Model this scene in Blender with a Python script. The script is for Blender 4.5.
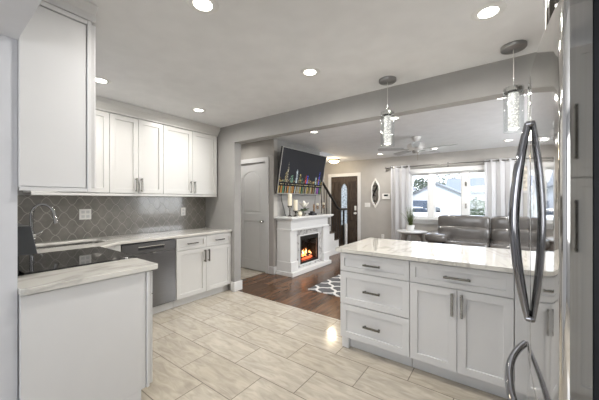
import bpy, bmesh, math, random
from mathutils import Vector, Matrix
PI = math.pi
random.seed(7)
for o in list(bpy.data.objects): bpy.data.objects.remove(o)
C = bpy.context.scene.collection
S = bpy.context.scene

# ------------------------------------------------------------ camera
CH = 1.355
cd = bpy.data.cameras.new('camera'); cam = bpy.data.objects.new('camera', cd); C.objects.link(cam)
cd.sensor_width = 36; cd.lens = 277/599*36; cd.clip_start = .02; cd.clip_end = 300
cam.location = (0, 0, CH); cam.rotation_euler = (PI/2, 0, math.radians(36))
S.camera = cam
# ------------------------------------------------------------ world, lights, exposure
S.view_settings.view_transform = 'Standard'; S.view_settings.look = 'None'
S.view_settings.gamma = 1; S.view_settings.use_curve_mapping = False
S.view_settings.exposure = 0.56
W = bpy.data.worlds.new('sky'); S.world = W; W.use_nodes = True
nt = W.node_tree; nt.nodes.clear()
wo = nt.nodes.new('ShaderNodeOutputWorld'); bg = nt.nodes.new('ShaderNodeBackground')
tc = nt.nodes.new('ShaderNodeTexCoord'); sp = nt.nodes.new('ShaderNodeSeparateXYZ'); cr = nt.nodes.new('ShaderNodeValToRGB')
nt.links.new(tc.outputs['Generated'], sp.inputs[0]); nt.links.new(sp.outputs['Z'], cr.inputs[0])
cr.color_ramp.elements[0].position = 0.0; cr.color_ramp.elements[0].color = (.93, .96, 1, 1)
cr.color_ramp.elements[1].position = .6; cr.color_ramp.elements[1].color = (.68, .80, 1, 1)
nt.links.new(cr.outputs[0], bg.inputs[0]); bg.inputs[1].default_value = 2.3
nt.links.new(bg.outputs[0], wo.inputs[0])

def lamp(name, kind, loc, rot, energy, color=(1, 1, 1), size=.1, size_y=None, shape=None, spread=None):
    l = bpy.data.lights.new(name, kind); l.energy = energy; l.color = color
    if kind == 'AREA':
        l.shape = shape or ('RECTANGLE' if size_y else 'DISK'); l.size = size
        if size_y: l.size_y = size_y
        if spread: l.spread = spread
    if kind == 'SUN': l.angle = math.radians(2)
    if kind == 'POINT': l.shadow_soft_size = size
    o = bpy.data.objects.new(name, l); C.objects.link(o); o.location = loc; o.rotation_euler = rot
    return o
lamp('sun', 'SUN', (0, 0, 20), (math.radians(48), 0, math.radians(25)), 2.2, (1, .97, .92))
CAN_E, LIV_E = 7.2, 9.0
# daylight lamp at an unseen side window, added to brighten the living room
lamp('added_side_daylight', 'AREA', (1.86, 5.2, 1.5), (0, PI/2, 0), 38, (.95, .975, 1), 1.2, 1.8)
# added daylight lamp at an invented window in the room behind the camera
lamp('added_rear_daylight', 'AREA', (-.4, -2.93, 1.5), (PI/2, 0, 0), 26, (.97, .98, 1), 2.4, 1.3)
# daylight entering through the living room window (portal: only guides sky sampling)
pt = lamp('window_portal', 'AREA', (-1.0, 7.5, 1.47), (-PI/2, 0, 0), 1, (1, 1, 1), 1.8, 1.1)
pt.data.cycles.is_portal = True

# ------------------------------------------------------------ materials
M = {}
def newmat(name):
    m = bpy.data.materials.new(name); m.use_nodes = True; M[name] = m
    return m, m.node_tree, m.node_tree.nodes['Principled BSDF']
def N(nt, t, **kw):
    n = nt.nodes.new(t)
    for k, v in kw.items(): setattr(n, k, v)
    return n
def mth(nt, op, a, b=None):
    n = nt.nodes.new('ShaderNodeMath'); n.operation = op
    for i, v in enumerate((a, b)):
        if v is None: continue
        if isinstance(v, (int, float)): n.inputs[i].default_value = v
        else: nt.links.new(v, n.inputs[i])
    return n.outputs[0]
def plain(name, col, rough=.5, metal=0, bump=0, bscale=60, emis=None, estr=0, var=.03, vscale=6, aniso=None, coat=0):
    m, nt, p = newmat(name)
    tc = N(nt, 'ShaderNodeTexCoord'); no = N(nt, 'ShaderNodeTexNoise'); no.inputs['Scale'].default_value = vscale
    src = tc.outputs['Object']
    if aniso:
        mp = N(nt, 'ShaderNodeMapping'); mp.inputs['Scale'].default_value = aniso
        nt.links.new(src, mp.inputs[0]); src = mp.outputs[0]
    nt.links.new(src, no.inputs['Vector'])
    r = N(nt, 'ShaderNodeValToRGB'); nt.links.new(no.outputs['Fac'], r.inputs[0])
    r.color_ramp.elements[0].position = .3; r.color_ramp.elements[1].position = .7
    r.color_ramp.elements[0].color = tuple(max(0, c*(1-var)) for c in col)+(1,)
    r.color_ramp.elements[1].color = tuple(min(1, c*(1+var)) for c in col)+(1,)
    nt.links.new(r.outputs[0], p.inputs['Base Color'])
    p.inputs['Roughness'].default_value = rough; p.inputs['Metallic'].default_value = metal
    if coat: p.inputs['Coat Weight'].default_value = coat; p.inputs['Coat Roughness'].default_value = .1
    if bump:
        b = N(nt, 'ShaderNodeBump'); b.inputs['Strength'].default_value = bump; b.inputs['Distance'].default_value = .004
        n2 = N(nt, 'ShaderNodeTexNoise'); n2.inputs['Scale'].default_value = bscale; n2.inputs['Detail'].default_value = 4
        nt.links.new(src, n2.inputs['Vector']); nt.links.new(n2.outputs['Fac'], b.inputs['Height']); nt.links.new(b.outputs[0], p.inputs['Normal'])
    if emis:
        p.inputs['Emission Color'].default_value = tuple(emis)+(1,); p.inputs['Emission Strength'].default_value = estr
    return m
plain('ceiling_paint', (.77, .775, .785), .75, bump=.05, bscale=200)
plain('wall_grey', (.355, .348, .335), .7, bump=.05, bscale=180)
plain('wall_warm', (.455, .435, .405), .7, bump=.05, bscale=180)
plain('wall_white', (.62, .63, .66), .6, bump=.04, bscale=180)
plain('cab_white', (.69, .69, .69), .32, var=.01)
plain('cab_cream', (.66, .655, .635), .32, var=.01)
plain('trim_white', (.76, .76, .75), .35, var=.01)
plain('kick_grey', (.66, .66, .66), .45)
plain('dark_gap', (.03, .03, .03), .6)
plain('nickel', (.20, .19, .17), .25, 1, var=.08, vscale=40)
plain('chrome', (.75, .75, .74), .09, 1)
plain('faucet_steel', (.38, .38, .38), .10, 1)
plain('sink_steel', (.68, .67, .65), .22, 1, var=.1, vscale=30)
plain('dish_steel', (.16, .157, .155), .28, 1, var=.06, vscale=8, aniso=(1, 1, 30))
plain('dish_dark', (.05, .052, .056), .25, .6)
plain('black_plastic', (.02, .02, .022), .35)
plain('black_iron', (.02, .018, .016), .4, .3)
plain('gasket', (.010, .012, .018), .5)
plain('fridge_side', (.56, .54, .51), .035, 1, var=.08, vscale=3, aniso=(30, 30, .4))
plain('fridge_body', (.06, .065, .075), .4, .5)
plain('white_plastic', (.78, .77, .74), .35)
plain('sage_plastic', (.06, .063, .067), .35)
plain('leather', (.105, .096, .088), .22, bump=.9, bscale=7, coat=.4, var=.18, vscale=5)
plain('driftwood', (.30, .275, .25), .5, var=.25, vscale=12, aniso=(1, 1, .2))
plain('table_white', (.60, .60, .60), .3)
plain('pot_white', (.78, .78, .76), .3)
plain('soil', (.05, .035, .025), .9)
plain('grass_blade', (.10, .13, .035), .5, var=.4, vscale=20)
plain('leaf_dark', (.05, .08, .03), .5, var=.3)
plain('petal', (.85, .82, .74), .5)
plain('candle', (.80, .73, .58), .45)
plain('candle_brown', (.25, .15, .08), .5)
plain('fan_white', (.78, .77, .75), .4)
plain('blade_grey', (.42, .42, .42), .35)
plain('fan_grey', (.38, .37, .35), .35, .5)
plain('mirror_frame', (.75, .74, .70), .35, bump=.3)
plain('mirror_silver', (.8, .8, .8), .03, 1, var=0)
plain('log', (.05, .03, .02), .8, bump=.8, bscale=30, var=.4)
plain('flame', (1, .35, .05), .5, emis=(1, .36, .10), estr=2.6)
plain('flame_core', (1, .7, .3), .5, emis=(1, .70, .35), estr=4.5)
plain('ember', (.6, .08, .03), .7, emis=(1, .12, .04), estr=2.2, var=.5, vscale=30)
plain('can_lens', (1, .97, .9), .5, emis=(1, .95, .86), estr=6)
plain('bowl_lens', (1, .93, .8), .5, emis=(1, .86, .62), estr=3.5)
plain('brass', (.30, .22, .12), .3, 1)
plain('canvas', (.55, .50, .42), .7, var=.5, vscale=14)
plain('picture_frame', (.55, .54, .52), .4)
plain('dark_nickel', (.32, .32, .32), .35, .8)
plain('display', (.02, .03, .03), .2)
plain('curtain_rod', (.22, .21, .20), .35, .9)
# outdoors
plain('lawn', (.22, .25, .15), .9, var=.3)
plain('asphalt', (.35, .35, .37), .85)
plain('siding', (.62, .63, .66), .7)
plain('roof_blue', (.22, .235, .27), .8)
plain('roof_grey', (.24, .245, .26), .8)
plain('tree_leaf', (.07, .09, .06), .8, var=.3)
plain('bush_leaf', (.08, .11, .06), .8, var=.3)
plain('bark', (.15, .12, .09), .9)
plain('car_dark', (.10, .11, .13), .25, .4)
plain('car_white', (.75, .76, .78), .25)
plain('car_glass', (.05, .06, .08), .08)
plain('tyre', (.02, .02, .02), .8)

def veined(name, base, base2, vein, rough, scale, amt, coat=0, stretch=(1, 1, 1), thin=.03, rot=.4):
    m, nt, p = newmat(name)
    tc = N(nt, 'ShaderNodeTexCoord'); mp = N(nt, 'ShaderNodeMapping')
    mp.inputs['Scale'].default_value = stretch; mp.inputs['Rotation'].default_value = (0, 0, rot)
    nt.links.new(tc.outputs['Object'], mp.inputs[0])
    n1 = N(nt, 'ShaderNodeTexNoise'); n1.inputs['Scale'].default_value = scale*.6; n1.inputs['Detail'].default_value = 5; n1.inputs['Distortion'].default_value = .8
    nt.links.new(mp.outputs[0], n1.inputs['Vector'])
    r1 = N(nt, 'ShaderNodeValToRGB'); nt.links.new(n1.outputs['Fac'], r1.inputs[0])
    r1.color_ramp.elements[0].position = .35; r1.color_ramp.elements[1].position = .68
    r1.color_ramp.elements[0].color = base+(1,); r1.color_ramp.elements[1].color = base2+(1,)
    n2 = N(nt, 'ShaderNodeTexNoise'); n2.inputs['Scale'].default_value = scale; n2.inputs['Detail'].default_value = 6; n2.inputs['Distortion'].default_value = 1.2
    nt.links.new(mp.outputs[0], n2.inputs['Vector'])
    d = mth(nt, 'ABSOLUTE', mth(nt, 'SUBTRACT', n2.outputs['Fac'], .5))
    r2 = N(nt, 'ShaderNodeValToRGB'); nt.links.new(d, r2.inputs[0])
    r2.color_ramp.elements[0].position = 0; r2.color_ramp.elements[0].color = (amt,)*3+(1,)
    r2.color_ramp.elements[1].position = thin; r2.color_ramp.elements[1].color = (0, 0, 0, 1)
    mx = N(nt, 'ShaderNodeMixRGB'); nt.links.new(r2.outputs[0], mx.inputs[0]); nt.links.new(r1.outputs[0], mx.inputs[1]); mx.inputs[2].default_value = vein+(1,)
    nt.links.new(mx.outputs[0], p.inputs['Base Color']); p.inputs['Roughness'].default_value = rough
    p.inputs['Coat Weight'].default_value = coat; p.inputs['Coat Roughness'].default_value = .05
    return m
veined('counter_marble', (.69, .675, .63), (.57, .55, .50), (.33, .32, .295), .07, 1.5, .55, .3, (2.2, .5, 1), rot=.7)
veined('surround_marble', (.66, .65, .63), (.52, .51, .50), (.22, .215, .21), .2, 3.5, .8, .3, rot=.7)
veined('bubble_rod_base', (.9, .9, .88), (.7, .7, .68), (.3, .3, .3), .2, 40, .8)

def brickmat(name, w, h, mortar, c1, c2, cm, rough, off=(0, 0, 0), rotz=0, offset=.5, grain=None, gmix=.5, spec=.5, coat=0, bump=.15, msmooth=.1):
    m, nt, p = newmat(name)
    tc = N(nt, 'ShaderNodeTexCoord'); mp = N(nt, 'ShaderNodeMapping')
    mp.inputs['Location'].default_value = off; mp.inputs['Rotation'].default_value = (0, 0, rotz)
    nt.links.new(tc.outputs['Object'], mp.inputs[0])
    b = N(nt, 'ShaderNodeTexBrick'); b.offset = offset; b.squash = 1
    nt.links.new(mp.outputs[0], b.inputs['Vector'])
    for k, v in (('Scale', 1), ('Mortar Size', mortar), ('Mortar Smooth', msmooth), ('Bias', 0), ('Brick Width', w), ('Row Height', h)): b.inputs[k].default_value = v
    b.inputs['Color1'].default_value = c1+(1,); b.inputs['Color2'].default_value = c2+(1,); b.inputs['Mortar'].default_value = cm+(1,)
    m2 = N(nt, 'ShaderNodeMapping'); m2.inputs['Scale'].default_value = grain or (1, 5, 1)
    nt.links.new(mp.outputs[0], m2.inputs[0])
    n = N(nt, 'ShaderNodeTexNoise'); n.inputs['Scale'].default_value = 3; n.inputs['Detail'].default_value = 7; n.inputs['Distortion'].default_value = 1.0
    # shift the grain per tile so that it breaks at the joints
    sh = N(nt, 'ShaderNodeVectorMath'); sh.operation = 'MULTIPLY_ADD'
    nt.links.new(b.outputs['Color'], sh.inputs[0]); sh.inputs[1].default_value = (90, 90, 90); nt.links.new(m2.outputs[0], sh.inputs[2])
    nt.links.new(sh.outputs[0], n.inputs['Vector'])
    r = N(nt, 'ShaderNodeValToRGB'); nt.links.new(n.outputs['Fac'], r.inputs[0])
    r.color_ramp.elements[0].position = .3; r.color_ramp.elements[0].color = (1-gmix,)*3+(1,)
    r.color_ramp.elements[1].position = .65; r.color_ramp.elements[1].color = (1+gmix*.3,)*3+(1,)
    mx = N(nt, 'ShaderNodeMixRGB'); mx.blend_type = 'MULTIPLY'; mx.inputs[0].default_value = 1
    nt.links.new(b.outputs['Color'], mx.inputs[1]); nt.links.new(r.outputs[0], mx.inputs[2])
    nt.links.new(mx.outputs[0], p.inputs['Base Color'])
    p.inputs['Roughness'].default_value = rough; p.inputs['Specular IOR Level'].default_value = spec
    if coat: p.inputs['Coat Weight'].default_value = coat; p.inputs['Coat Roughness'].default_value = .08
    bu = N(nt, 'ShaderNodeBump'); bu.inputs['Strength'].default_value = bump; bu.inputs['Distance'].default_value = .002; bu.invert = True
    nt.links.new(b.outputs['Fac'], bu.inputs['Height']); nt.links.new(bu.outputs[0], p.inputs['Normal'])
    return m
brickmat('floor_tile', .61, .305, .0035, (.49, .44, .36), (.55, .50, .42), (.25, .22, .185), .10, off=(-.045, -.02, 0), grain=(1.8, 7, 1), gmix=.24, coat=.3)
brickmat('hard_wood', 1.1, .125, .0015, (.080, .042, .023), (.175, .092, .050), (.02, .01, .006), .22, rotz=PI/2, offset=.37, grain=(1.5, 14, 1), gmix=.55, spec=.28)

def lattice(name, u, v, size, amp, width, soft, col_line, col_in, rough, bump=0, swap=('Y', 'Z'), var=.12, coat=0, fuzz=0):
    m, nt, p = newmat(name)
    tc = N(nt, 'ShaderNodeTexCoord'); sp = N(nt, 'ShaderNodeSeparateXYZ'); nt.links.new(tc.outputs['Object'], sp.inputs[0])
    A, B = sp.outputs[swap[0]], sp.outputs[swap[1]]
    A = mth(nt, 'DIVIDE', A, size*u); B = mth(nt, 'DIVIDE', B, size*v)
    P = mth(nt, 'ADD', A, B); Q = mth(nt, 'SUBTRACT', A, B)
    sP = mth(nt, 'MULTIPLY', mth(nt, 'SINE', mth(nt, 'MULTIPLY', P, 2*PI)), amp)
    sQ = mth(nt, 'MULTIPLY', mth(nt, 'SINE', mth(nt, 'MULTIPLY', Q, 2*PI)), amp)
    def dist(x):
        f = mth(nt, 'FRACT', x)
        return mth(nt, 'MINIMUM', f, mth(nt, 'SUBTRACT', 1, f))
    d = mth(nt, 'MINIMUM', dist(mth(nt, 'ADD', P, sQ)), dist(mth(nt, 'ADD', Q, sP)))
    r = N(nt, 'ShaderNodeMapRange'); nt.links.new(d, r.inputs[0])
    r.inputs[1].default_value = width; r.inputs[2].default_value = width+soft; r.inputs[3].default_value = 0; r.inputs[4].default_value = 1
    no = N(nt, 'ShaderNodeTexNoise'); no.inputs['Scale'].default_value = 9; nt.links.new(tc.outputs['Object'], no.inputs['Vector'])
    c = N(nt, 'ShaderNodeValToRGB'); nt.links.new(no.outputs['Fac'], c.inputs[0])
    c.color_ramp.elements[0].position = .35; c.color_ramp.elements[1].position = .65
    c.color_ramp.elements[0].color = tuple(x*(1-var) for x in col_in)+(1,); c.color_ramp.elements[1].color = tuple(x*(1+var) for x in col_in)+(1,)
    mx = N(nt, 'ShaderNodeMixRGB'); nt.links.new(r.outputs[0], mx.inputs[0]); mx.inputs[1].default_value = col_line+(1,); nt.links.new(c.outputs[0], mx.inputs[2])
    nt.links.new(mx.outputs[0], p.inputs['Base Color']); p.inputs['Roughness'].default_value = rough
    if coat: p.inputs['Coat Weight'].default_value = coat; p.inputs['Coat Roughness'].default_value = .05
    bu = N(nt, 'ShaderNodeBump'); bu.inputs['Strength'].default_value = bump; bu.inputs['Distance'].default_value = .004
    if fuzz:
        n2 = N(nt, 'ShaderNodeTexNoise'); n2.inputs['Scale'].default_value = 160; nt.links.new(tc.outputs['Object'], n2.inputs['Vector']); nt.links.new(n2.outputs['Fac'], bu.inputs['Height'])
    else: nt.links.new(r.outputs[0], bu.inputs['Height'])
    nt.links.new(bu.outputs[0], p.inputs['Normal'])
    return m
lattice('backsplash_tile', 1, 1.12, .145, -.055, .018, .02, (.37, .355, .32), (.22, .208, .186), .22, .5, coat=.3)
lattice('rug_wool', 1.0, 1.25, .30, .08, .075, .02, (.62, .61, .59), (.085, .085, .09), .95, .5, swap=('X', 'Y'), fuzz=1)

def glassmat(name, rough=0, tint=(1, 1, 1), refl=.9):
    m, nt, p = newmat(name); nt.nodes.remove(p)
    out = nt.nodes['Material Output']
    tr = N(nt, 'ShaderNodeBsdfTransparent'); tr.inputs[0].default_value = tint+(1,)
    gl = N(nt, 'ShaderNodeBsdfGlossy'); gl.inputs['Roughness'].default_value = rough
    lw = N(nt, 'ShaderNodeLayerWeight'); lw.inputs[0].default_value = .5
    mx = N(nt, 'ShaderNodeMixShader'); nt.links.new(mth(nt, 'ADD', mth(nt, 'MULTIPLY', mth(nt, 'POWER', lw.outputs['Facing'], 4), refl), .04), mx.inputs[0])
    nt.links.new(tr.outputs[0], mx.inputs[1]); nt.links.new(gl.outputs[0], mx.inputs[2]); nt.links.new(mx.outputs[0], out.inputs[0])
    return m
glassmat('window_glass', 0, (.97, .985, 1), .5); glassmat('clear_glass', .02, (.95, .96, .96), .45); glassmat('fire_glass', .03, (.85, .85, .85), .8)
# sheer curtain fabric
m, nt, p = newmat('sheer_curtain')
p.inputs['Base Color'].default_value = (.68, .68, .69, 1); p.inputs['Roughness'].default_value = .9
tl = N(nt, 'ShaderNodeBsdfTranslucent'); tl.inputs[0].default_value = (.92, .92, .92, 1)
mx = N(nt, 'ShaderNodeMixShader'); mx.inputs[0].default_value = .35
wv = N(nt, 'ShaderNodeTexNoise'); wv.inputs['Scale'].default_value = 250; bu = N(nt, 'ShaderNodeBump'); bu.inputs['Strength'].default_value = .15; nt.links.new(wv.outputs['Fac'], bu.inputs['Height']); nt.links.new(bu.outputs[0], p.inputs['Normal'])
nt.links.new(p.outputs[0], mx.inputs[1]); nt.links.new(tl.outputs[0], mx.inputs[2]); nt.links.new(mx.outputs[0], nt.nodes['Material Output'].inputs[0])
# polished fridge steel, faint vertical brushing
m, nt, p = newmat('fridge_steel')
p.inputs['Base Color'].default_value = (.66, .65, .63, 1); p.inputs['Metallic'].default_value = 1; p.inputs['Roughness'].default_value = .05
tc = N(nt, 'ShaderNodeTexCoord'); mp = N(nt, 'ShaderNodeMapping'); mp.inputs['Scale'].default_value = (120, 120, 1); nt.links.new(tc.outputs['Object'], mp.inputs[0])
no = N(nt, 'ShaderNodeTexNoise'); no.inputs['Scale'].default_value = 2; nt.links.new(mp.outputs[0], no.inputs['Vector'])
rr = N(nt, 'ShaderNodeMapRange'); nt.links.new(no.outputs['Fac'], rr.inputs[0]); rr.inputs[3].default_value = .03; rr.inputs[4].default_value = .09; nt.links.new(rr.outputs[0], p.inputs['Roughness'])
# crystal bubble rod, lit from above
m, nt, p = newmat('bubble_rod')
tc = N(nt, 'ShaderNodeTexCoord'); vo = N(nt, 'ShaderNodeTexVoronoi'); vo.inputs['Scale'].default_value = 110; nt.links.new(tc.outputs['Object'], vo.inputs['Vector'])
r = N(nt, 'ShaderNodeValToRGB'); nt.links.new(vo.outputs['Distance'], r.inputs[0])
r.color_ramp.elements[0].position = .25; r.color_ramp.elements[0].color = (1, .97, .88, 1); r.color_ramp.elements[1].position = .55; r.color_ramp.elements[1].color = (.10, .10, .095, 1)
nt.links.new(r.outputs[0], p.inputs['Emission Color']); p.inputs['Emission Strength'].default_value = .85; p.inputs['Base Color'].default_value = (.5, .5, .5, 1); p.inputs['Roughness'].default_value = .1
# dark stained door wood
plain('door_wood', (.075, .055, .042), .25, var=.35, vscale=10, aniso=(6, 6, .6), bump=.2, bscale=20)
# leaded glass of the front door, daylight behind it
m, nt, p = newmat('leaded_glass')
tc = N(nt, 'ShaderNodeTexCoord'); vo = N(nt, 'ShaderNodeTexVoronoi'); vo.inputs['Scale'].default_value = 16; vo.feature = 'DISTANCE_TO_EDGE'; nt.links.new(tc.outputs['Object'], vo.inputs['Vector'])
r = N(nt, 'ShaderNodeValToRGB'); nt.links.new(vo.outputs['Distance'], r.inputs[0]); r.color_ramp.elements[0].color = (.02, .02, .02, 1); r.color_ramp.elements[1].position = .06; r.color_ramp.elements[1].color = (.80, .83, .86, 1)
p.inputs['Roughness'].default_value = .2; nt.links.new(r.outputs[0], p.inputs['Base Color'])
tl = N(nt, 'ShaderNodeBsdfTranslucent'); nt.links.new(r.outputs[0], tl.inputs[0]); mx = N(nt, 'ShaderNodeMixShader'); mx.inputs[0].default_value = .7
nt.links.new(p.outputs[0], mx.inputs[1]); nt.links.new(tl.outputs[0], mx.inputs[2]); nt.links.new(mx.outputs[0], nt.nodes['Material Output'].inputs[0])
# screen material reads face colours
m, nt, p = newmat('screen_picture')
at = N(nt, 'ShaderNodeAttribute'); at.attribute_name = 'pic'; nt.links.new(at.outputs['Color'], p.inputs['Emission Color']); p.inputs['Emission Strength'].default_value = .65
p.inputs['Base Color'].default_value = (.006, .006, .007, 1); p.inputs['Roughness'].default_value = .5; p.inputs['Specular IOR Level'].default_value = .08
# black ceramic cooktop
m, nt, p = newmat('cooktop_glass')
tc = N(nt, 'ShaderNodeTexCoord'); no = N(nt, 'ShaderNodeTexNoise'); no.inputs['Scale'].default_value = 300; nt.links.new(tc.outputs['Object'], no.inputs['Vector'])
r = N(nt, 'ShaderNodeValToRGB'); nt.links.new(no.outputs['Fac'], r.inputs[0]); r.color_ramp.elements[0].position = .62; r.color_ramp.elements[0].color = (.008, .008, .009, 1); r.color_ramp.elements[1].position = .72; r.color_ramp.elements[1].color = (.05, .05, .05, 1)
nt.links.new(r.outputs[0], p.inputs['Base Color']); p.inputs['Roughness'].default_value = .03; p.inputs['IOR'].default_value = 1.6

# ------------------------------------------------------------ mesh helpers
class MB:
    def __init__(s): s.bm = bmesh.new()
    def box(s, x0, x1, y0, y1, z0, z1):
        v = [s.bm.verts.new((x, y, z)) for x in (x0, x1) for y in (y0, y1) for z in (z0, z1)]
        for f in ((0,1,3,2),(4,6,7,5),(0,4,5,1),(2,3,7,6),(0,2,6,4),(1,5,7,3)): s.bm.faces.new([v[i] for i in f])
        return s
    def prism(s, pts, a, b, axis='z'):
        def P(p, h):
            return {'z': (p[0], p[1], h), 'y': (p[0], h, p[1]), 'x': (h, p[0], p[1])}[axis]
        lo = [s.bm.verts.new(P(p, a)) for p in pts]; hi = [s.bm.verts.new(P(p, b)) for p in pts]
        s.bm.faces.new(lo); s.bm.faces.new(hi)
        n = len(pts)
        for i in range(n): s.bm.faces.new((lo[i], lo[(i+1) % n], hi[(i+1) % n], hi[i]))
        return s
    def holed(s, outer, holes, a, b, axis='z'):
        def P(p, h):
            return {'z': (p[0], p[1], h), 'y': (p[0], h, p[1]), 'x': (h, p[0], p[1])}[axis]
        loops = []
        for L in [outer]+holes: loops.append(([s.bm.verts.new(P(p, a)) for p in L], [s.bm.verts.new(P(p, b)) for p in L]))
        for k in (0, 1):
            ed = []
            for L in loops:
                v = L[k]
                for i in range(len(v)): ed.append(s.bm.edges.new((v[i], v[(i+1) % len(v)])))
            bmesh.ops.triangle_fill(s.bm, edges=ed, use_beauty=True)
        for lo, hi in loops:
            n = len(lo)
            for i in range(n): s.bm.faces.new((lo[i], lo[(i+1) % n], hi[(i+1) % n], hi[i]))
        return s
    def lathe(s, prof, c=(0, 0, 0), n=24, axis='z', cap=True):
        rings = []
        for r, h in prof:
            R = []
            for i in range(n):
                a = 2*PI*i/n; u, v = r*math.cos(a), r*math.sin(a)
                p = {'z': (u, v, h), 'y': (u, h, v), 'x': (h, u, v)}[axis]
                R.append(s.bm.verts.new((p[0]+c[0], p[1]+c[1], p[2]+c[2])))
            rings.append(R)
        for A, B in zip(rings, rings[1:]):
            for i in range(n): s.bm.faces.new((A[i], A[(i+1) % n], B[(i+1) % n], B[i]))
        if cap:
            if prof[0][0] > 1e-5: s.bm.faces.new(rings[0])
            if prof[-1][0] > 1e-5: s.bm.faces.new(rings[-1])
        return s
    def tube(s, pts, r, n=10, cap=True, flat=1):
        pts = [Vector(p) for p in pts]; rs = r if isinstance(r, (list, tuple)) else [r]*len(pts)
        rings = []; up = Vector((0, 0, 1))
        t0 = (pts[1]-pts[0]).normalized()
        if abs(t0.dot(up)) > .95: up = Vector((1, 0, 0))
        for i, p in enumerate(pts):
            t = (pts[min(i+1, len(pts)-1)]-pts[max(i-1, 0)]).normalized()
            a = up - t*up.dot(t); a.normalize(); b = t.cross(a); up = a
            rings.append([s.bm.verts.new(p+(a*math.cos(2*PI*k/n)*flat+b*math.sin(2*PI*k/n))*rs[i]) for k in range(n)])
        for A, B in zip(rings, rings[1:]):
            for i in range(n): s.bm.faces.new((A[i], A[(i+1) % n], B[(i+1) % n], B[i]))
        if cap: s.bm.faces.new(rings[0]); s.bm.faces.new(rings[-1])
        return s
    def cushion(s, x0, x1, y0, y1, z0, z1, e=.35, n=20, m=14, sag=0):
        cx, cy, cz = (x0+x1)/2, (y0+y1)/2, (z0+z1)/2; a, b, c = (x1-x0)/2, (y1-y0)/2, (z1-z0)/2
        f = lambda v, p: math.copysign(abs(v)**p, v)
        rings = []
        for j in range(m+1):
            ph = -PI/2+PI*j/m; R = []
            for i in range(n*2):
                th = PI*i/n
                R.append(s.bm.verts.new((cx+a*f(math.cos(ph), e)*f(math.cos(th), e), cy+b*f(math.cos(ph), e)*f(math.sin(th), e), cz+c*f(math.sin(ph), e))))
            rings.append(R)
        for A, B in zip(rings, rings[1:]):
            k = len(A)
            for i in range(k): s.bm.faces.new((A[i], A[(i+1) % k], B[(i+1) % k], B[i]))
        return s
    def build(s, name, mat, parent=None, bevel=0, smooth=False, seg=2, loc=None):
        bmesh.ops.remove_doubles(s.bm, verts=s.bm.verts, dist=1e-5)
        bmesh.ops.recalc_face_normals(s.bm, faces=s.bm.faces)
        me = bpy.data.meshes.new(name); s.bm.to_mesh(me); s.bm.free()
        me.materials.append(M[mat])
        if smooth:
            for p in me.polygons: p.use_smooth = True
        o = bpy.data.objects.new(name, me); C.objects.link(o)
        if parent: o.parent = parent
        if loc: o.location = loc
        if bevel:
            b = o.modifiers.new('bevel', 'BEVEL'); b.width = bevel; b.segments = seg; b.limit_method = 'ANGLE'; b.angle_limit = math.radians(40)
        if smooth:
            try: me.set_sharp_from_angle(angle=math.radians(50))
            except Exception: pass
        return o
def B(*a): return MB().box(*a)
def tag(o, label, cat, group=None, kind=None):
    o['label'] = label; o['category'] = cat
    if group: o['group'] = group
    if kind: o['kind'] = kind
    return o
def thing(name, label, cat, loc=(0, 0, 0), rz=0, group=None):
    o = bpy.data.objects.new(name, None); C.objects.link(o); o.location = loc; o.rotation_euler = (0, 0, rz); o.empty_display_size = .05
    return tag(o, label, cat, group)
def struct(o):
    o['kind'] = 'structure'; return o
def SB(name, mat, *b): return struct(B(*b).build(name, mat))
def copy_tree(o, parent=None):
    c = o.copy(); C.objects.link(c)
    if parent: c.parent = parent
    for ch in [x for x in bpy.data.objects if x.parent == o and x is not c]: copy_tree(ch, c)
    return c
def rrect(x0, x1, y0, y1, r, n=6):
    P = []
    for cx, cy, a0 in ((x1-r, y1-r, 0), (x0+r, y1-r, PI/2), (x0+r, y0+r, PI), (x1-r, y0+r, 1.5*PI)):
        for i in range(n+1):
            a = a0+PI/2*i/n; P.append((cx+r*math.cos(a), cy+r*math.sin(a)))
    return P

# ------------------------------------------------------------ room shell
CZ = 2.475; FW = 7.3
SB('floor', 'floor_tile', -4.0, 1.9, -3.1, 2.80, -.12, 0)
SB('floor_hallway', 'floor_tile', -4.8, -3.57, 2.80, 3.95, -.12, 0)
SB('floor_living', 'hard_wood', -3.57, 1.9, 2.80, FW+.15, -.12, 0)
SB('floor_entry', 'hard_wood', -4.8, -3.57, 3.95, FW+.15, -.12, 0)
SB('ceiling', 'ceiling_paint', -4.0, 1.9, -3.1, 2.88, CZ, CZ+.15)
SB('ceiling_living', 'ceiling_paint', -3.34, 1.9, 2.88, FW+.15, CZ, CZ+.15)
SB('ceiling_entry', 'ceiling_paint', -4.8, -3.34, 6.22, FW+.15, CZ, CZ+.15)
SB('ceiling_hallway', 'ceiling_paint', -4.8, -3.34, 2.88, 3.90, CZ, CZ+.15)
SB('ceiling_stairwell', 'ceiling_paint', -4.8, -3.24, 3.80, 6.35, 4.3, 4.4)
SB('wall_stairwell_right', 'wall_grey', -3.34, -3.24, 3.80, 6.35, CZ+.15, 4.3)
SB('wall_stairwell_front', 'wall_grey', -4.8, -3.34, 6.22, 6.32, CZ+.15, 4.3)
SB('wall_kitchen_left', 'wall_grey', -4.0, -3.9, .29, 2.75, 0, CZ)
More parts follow.
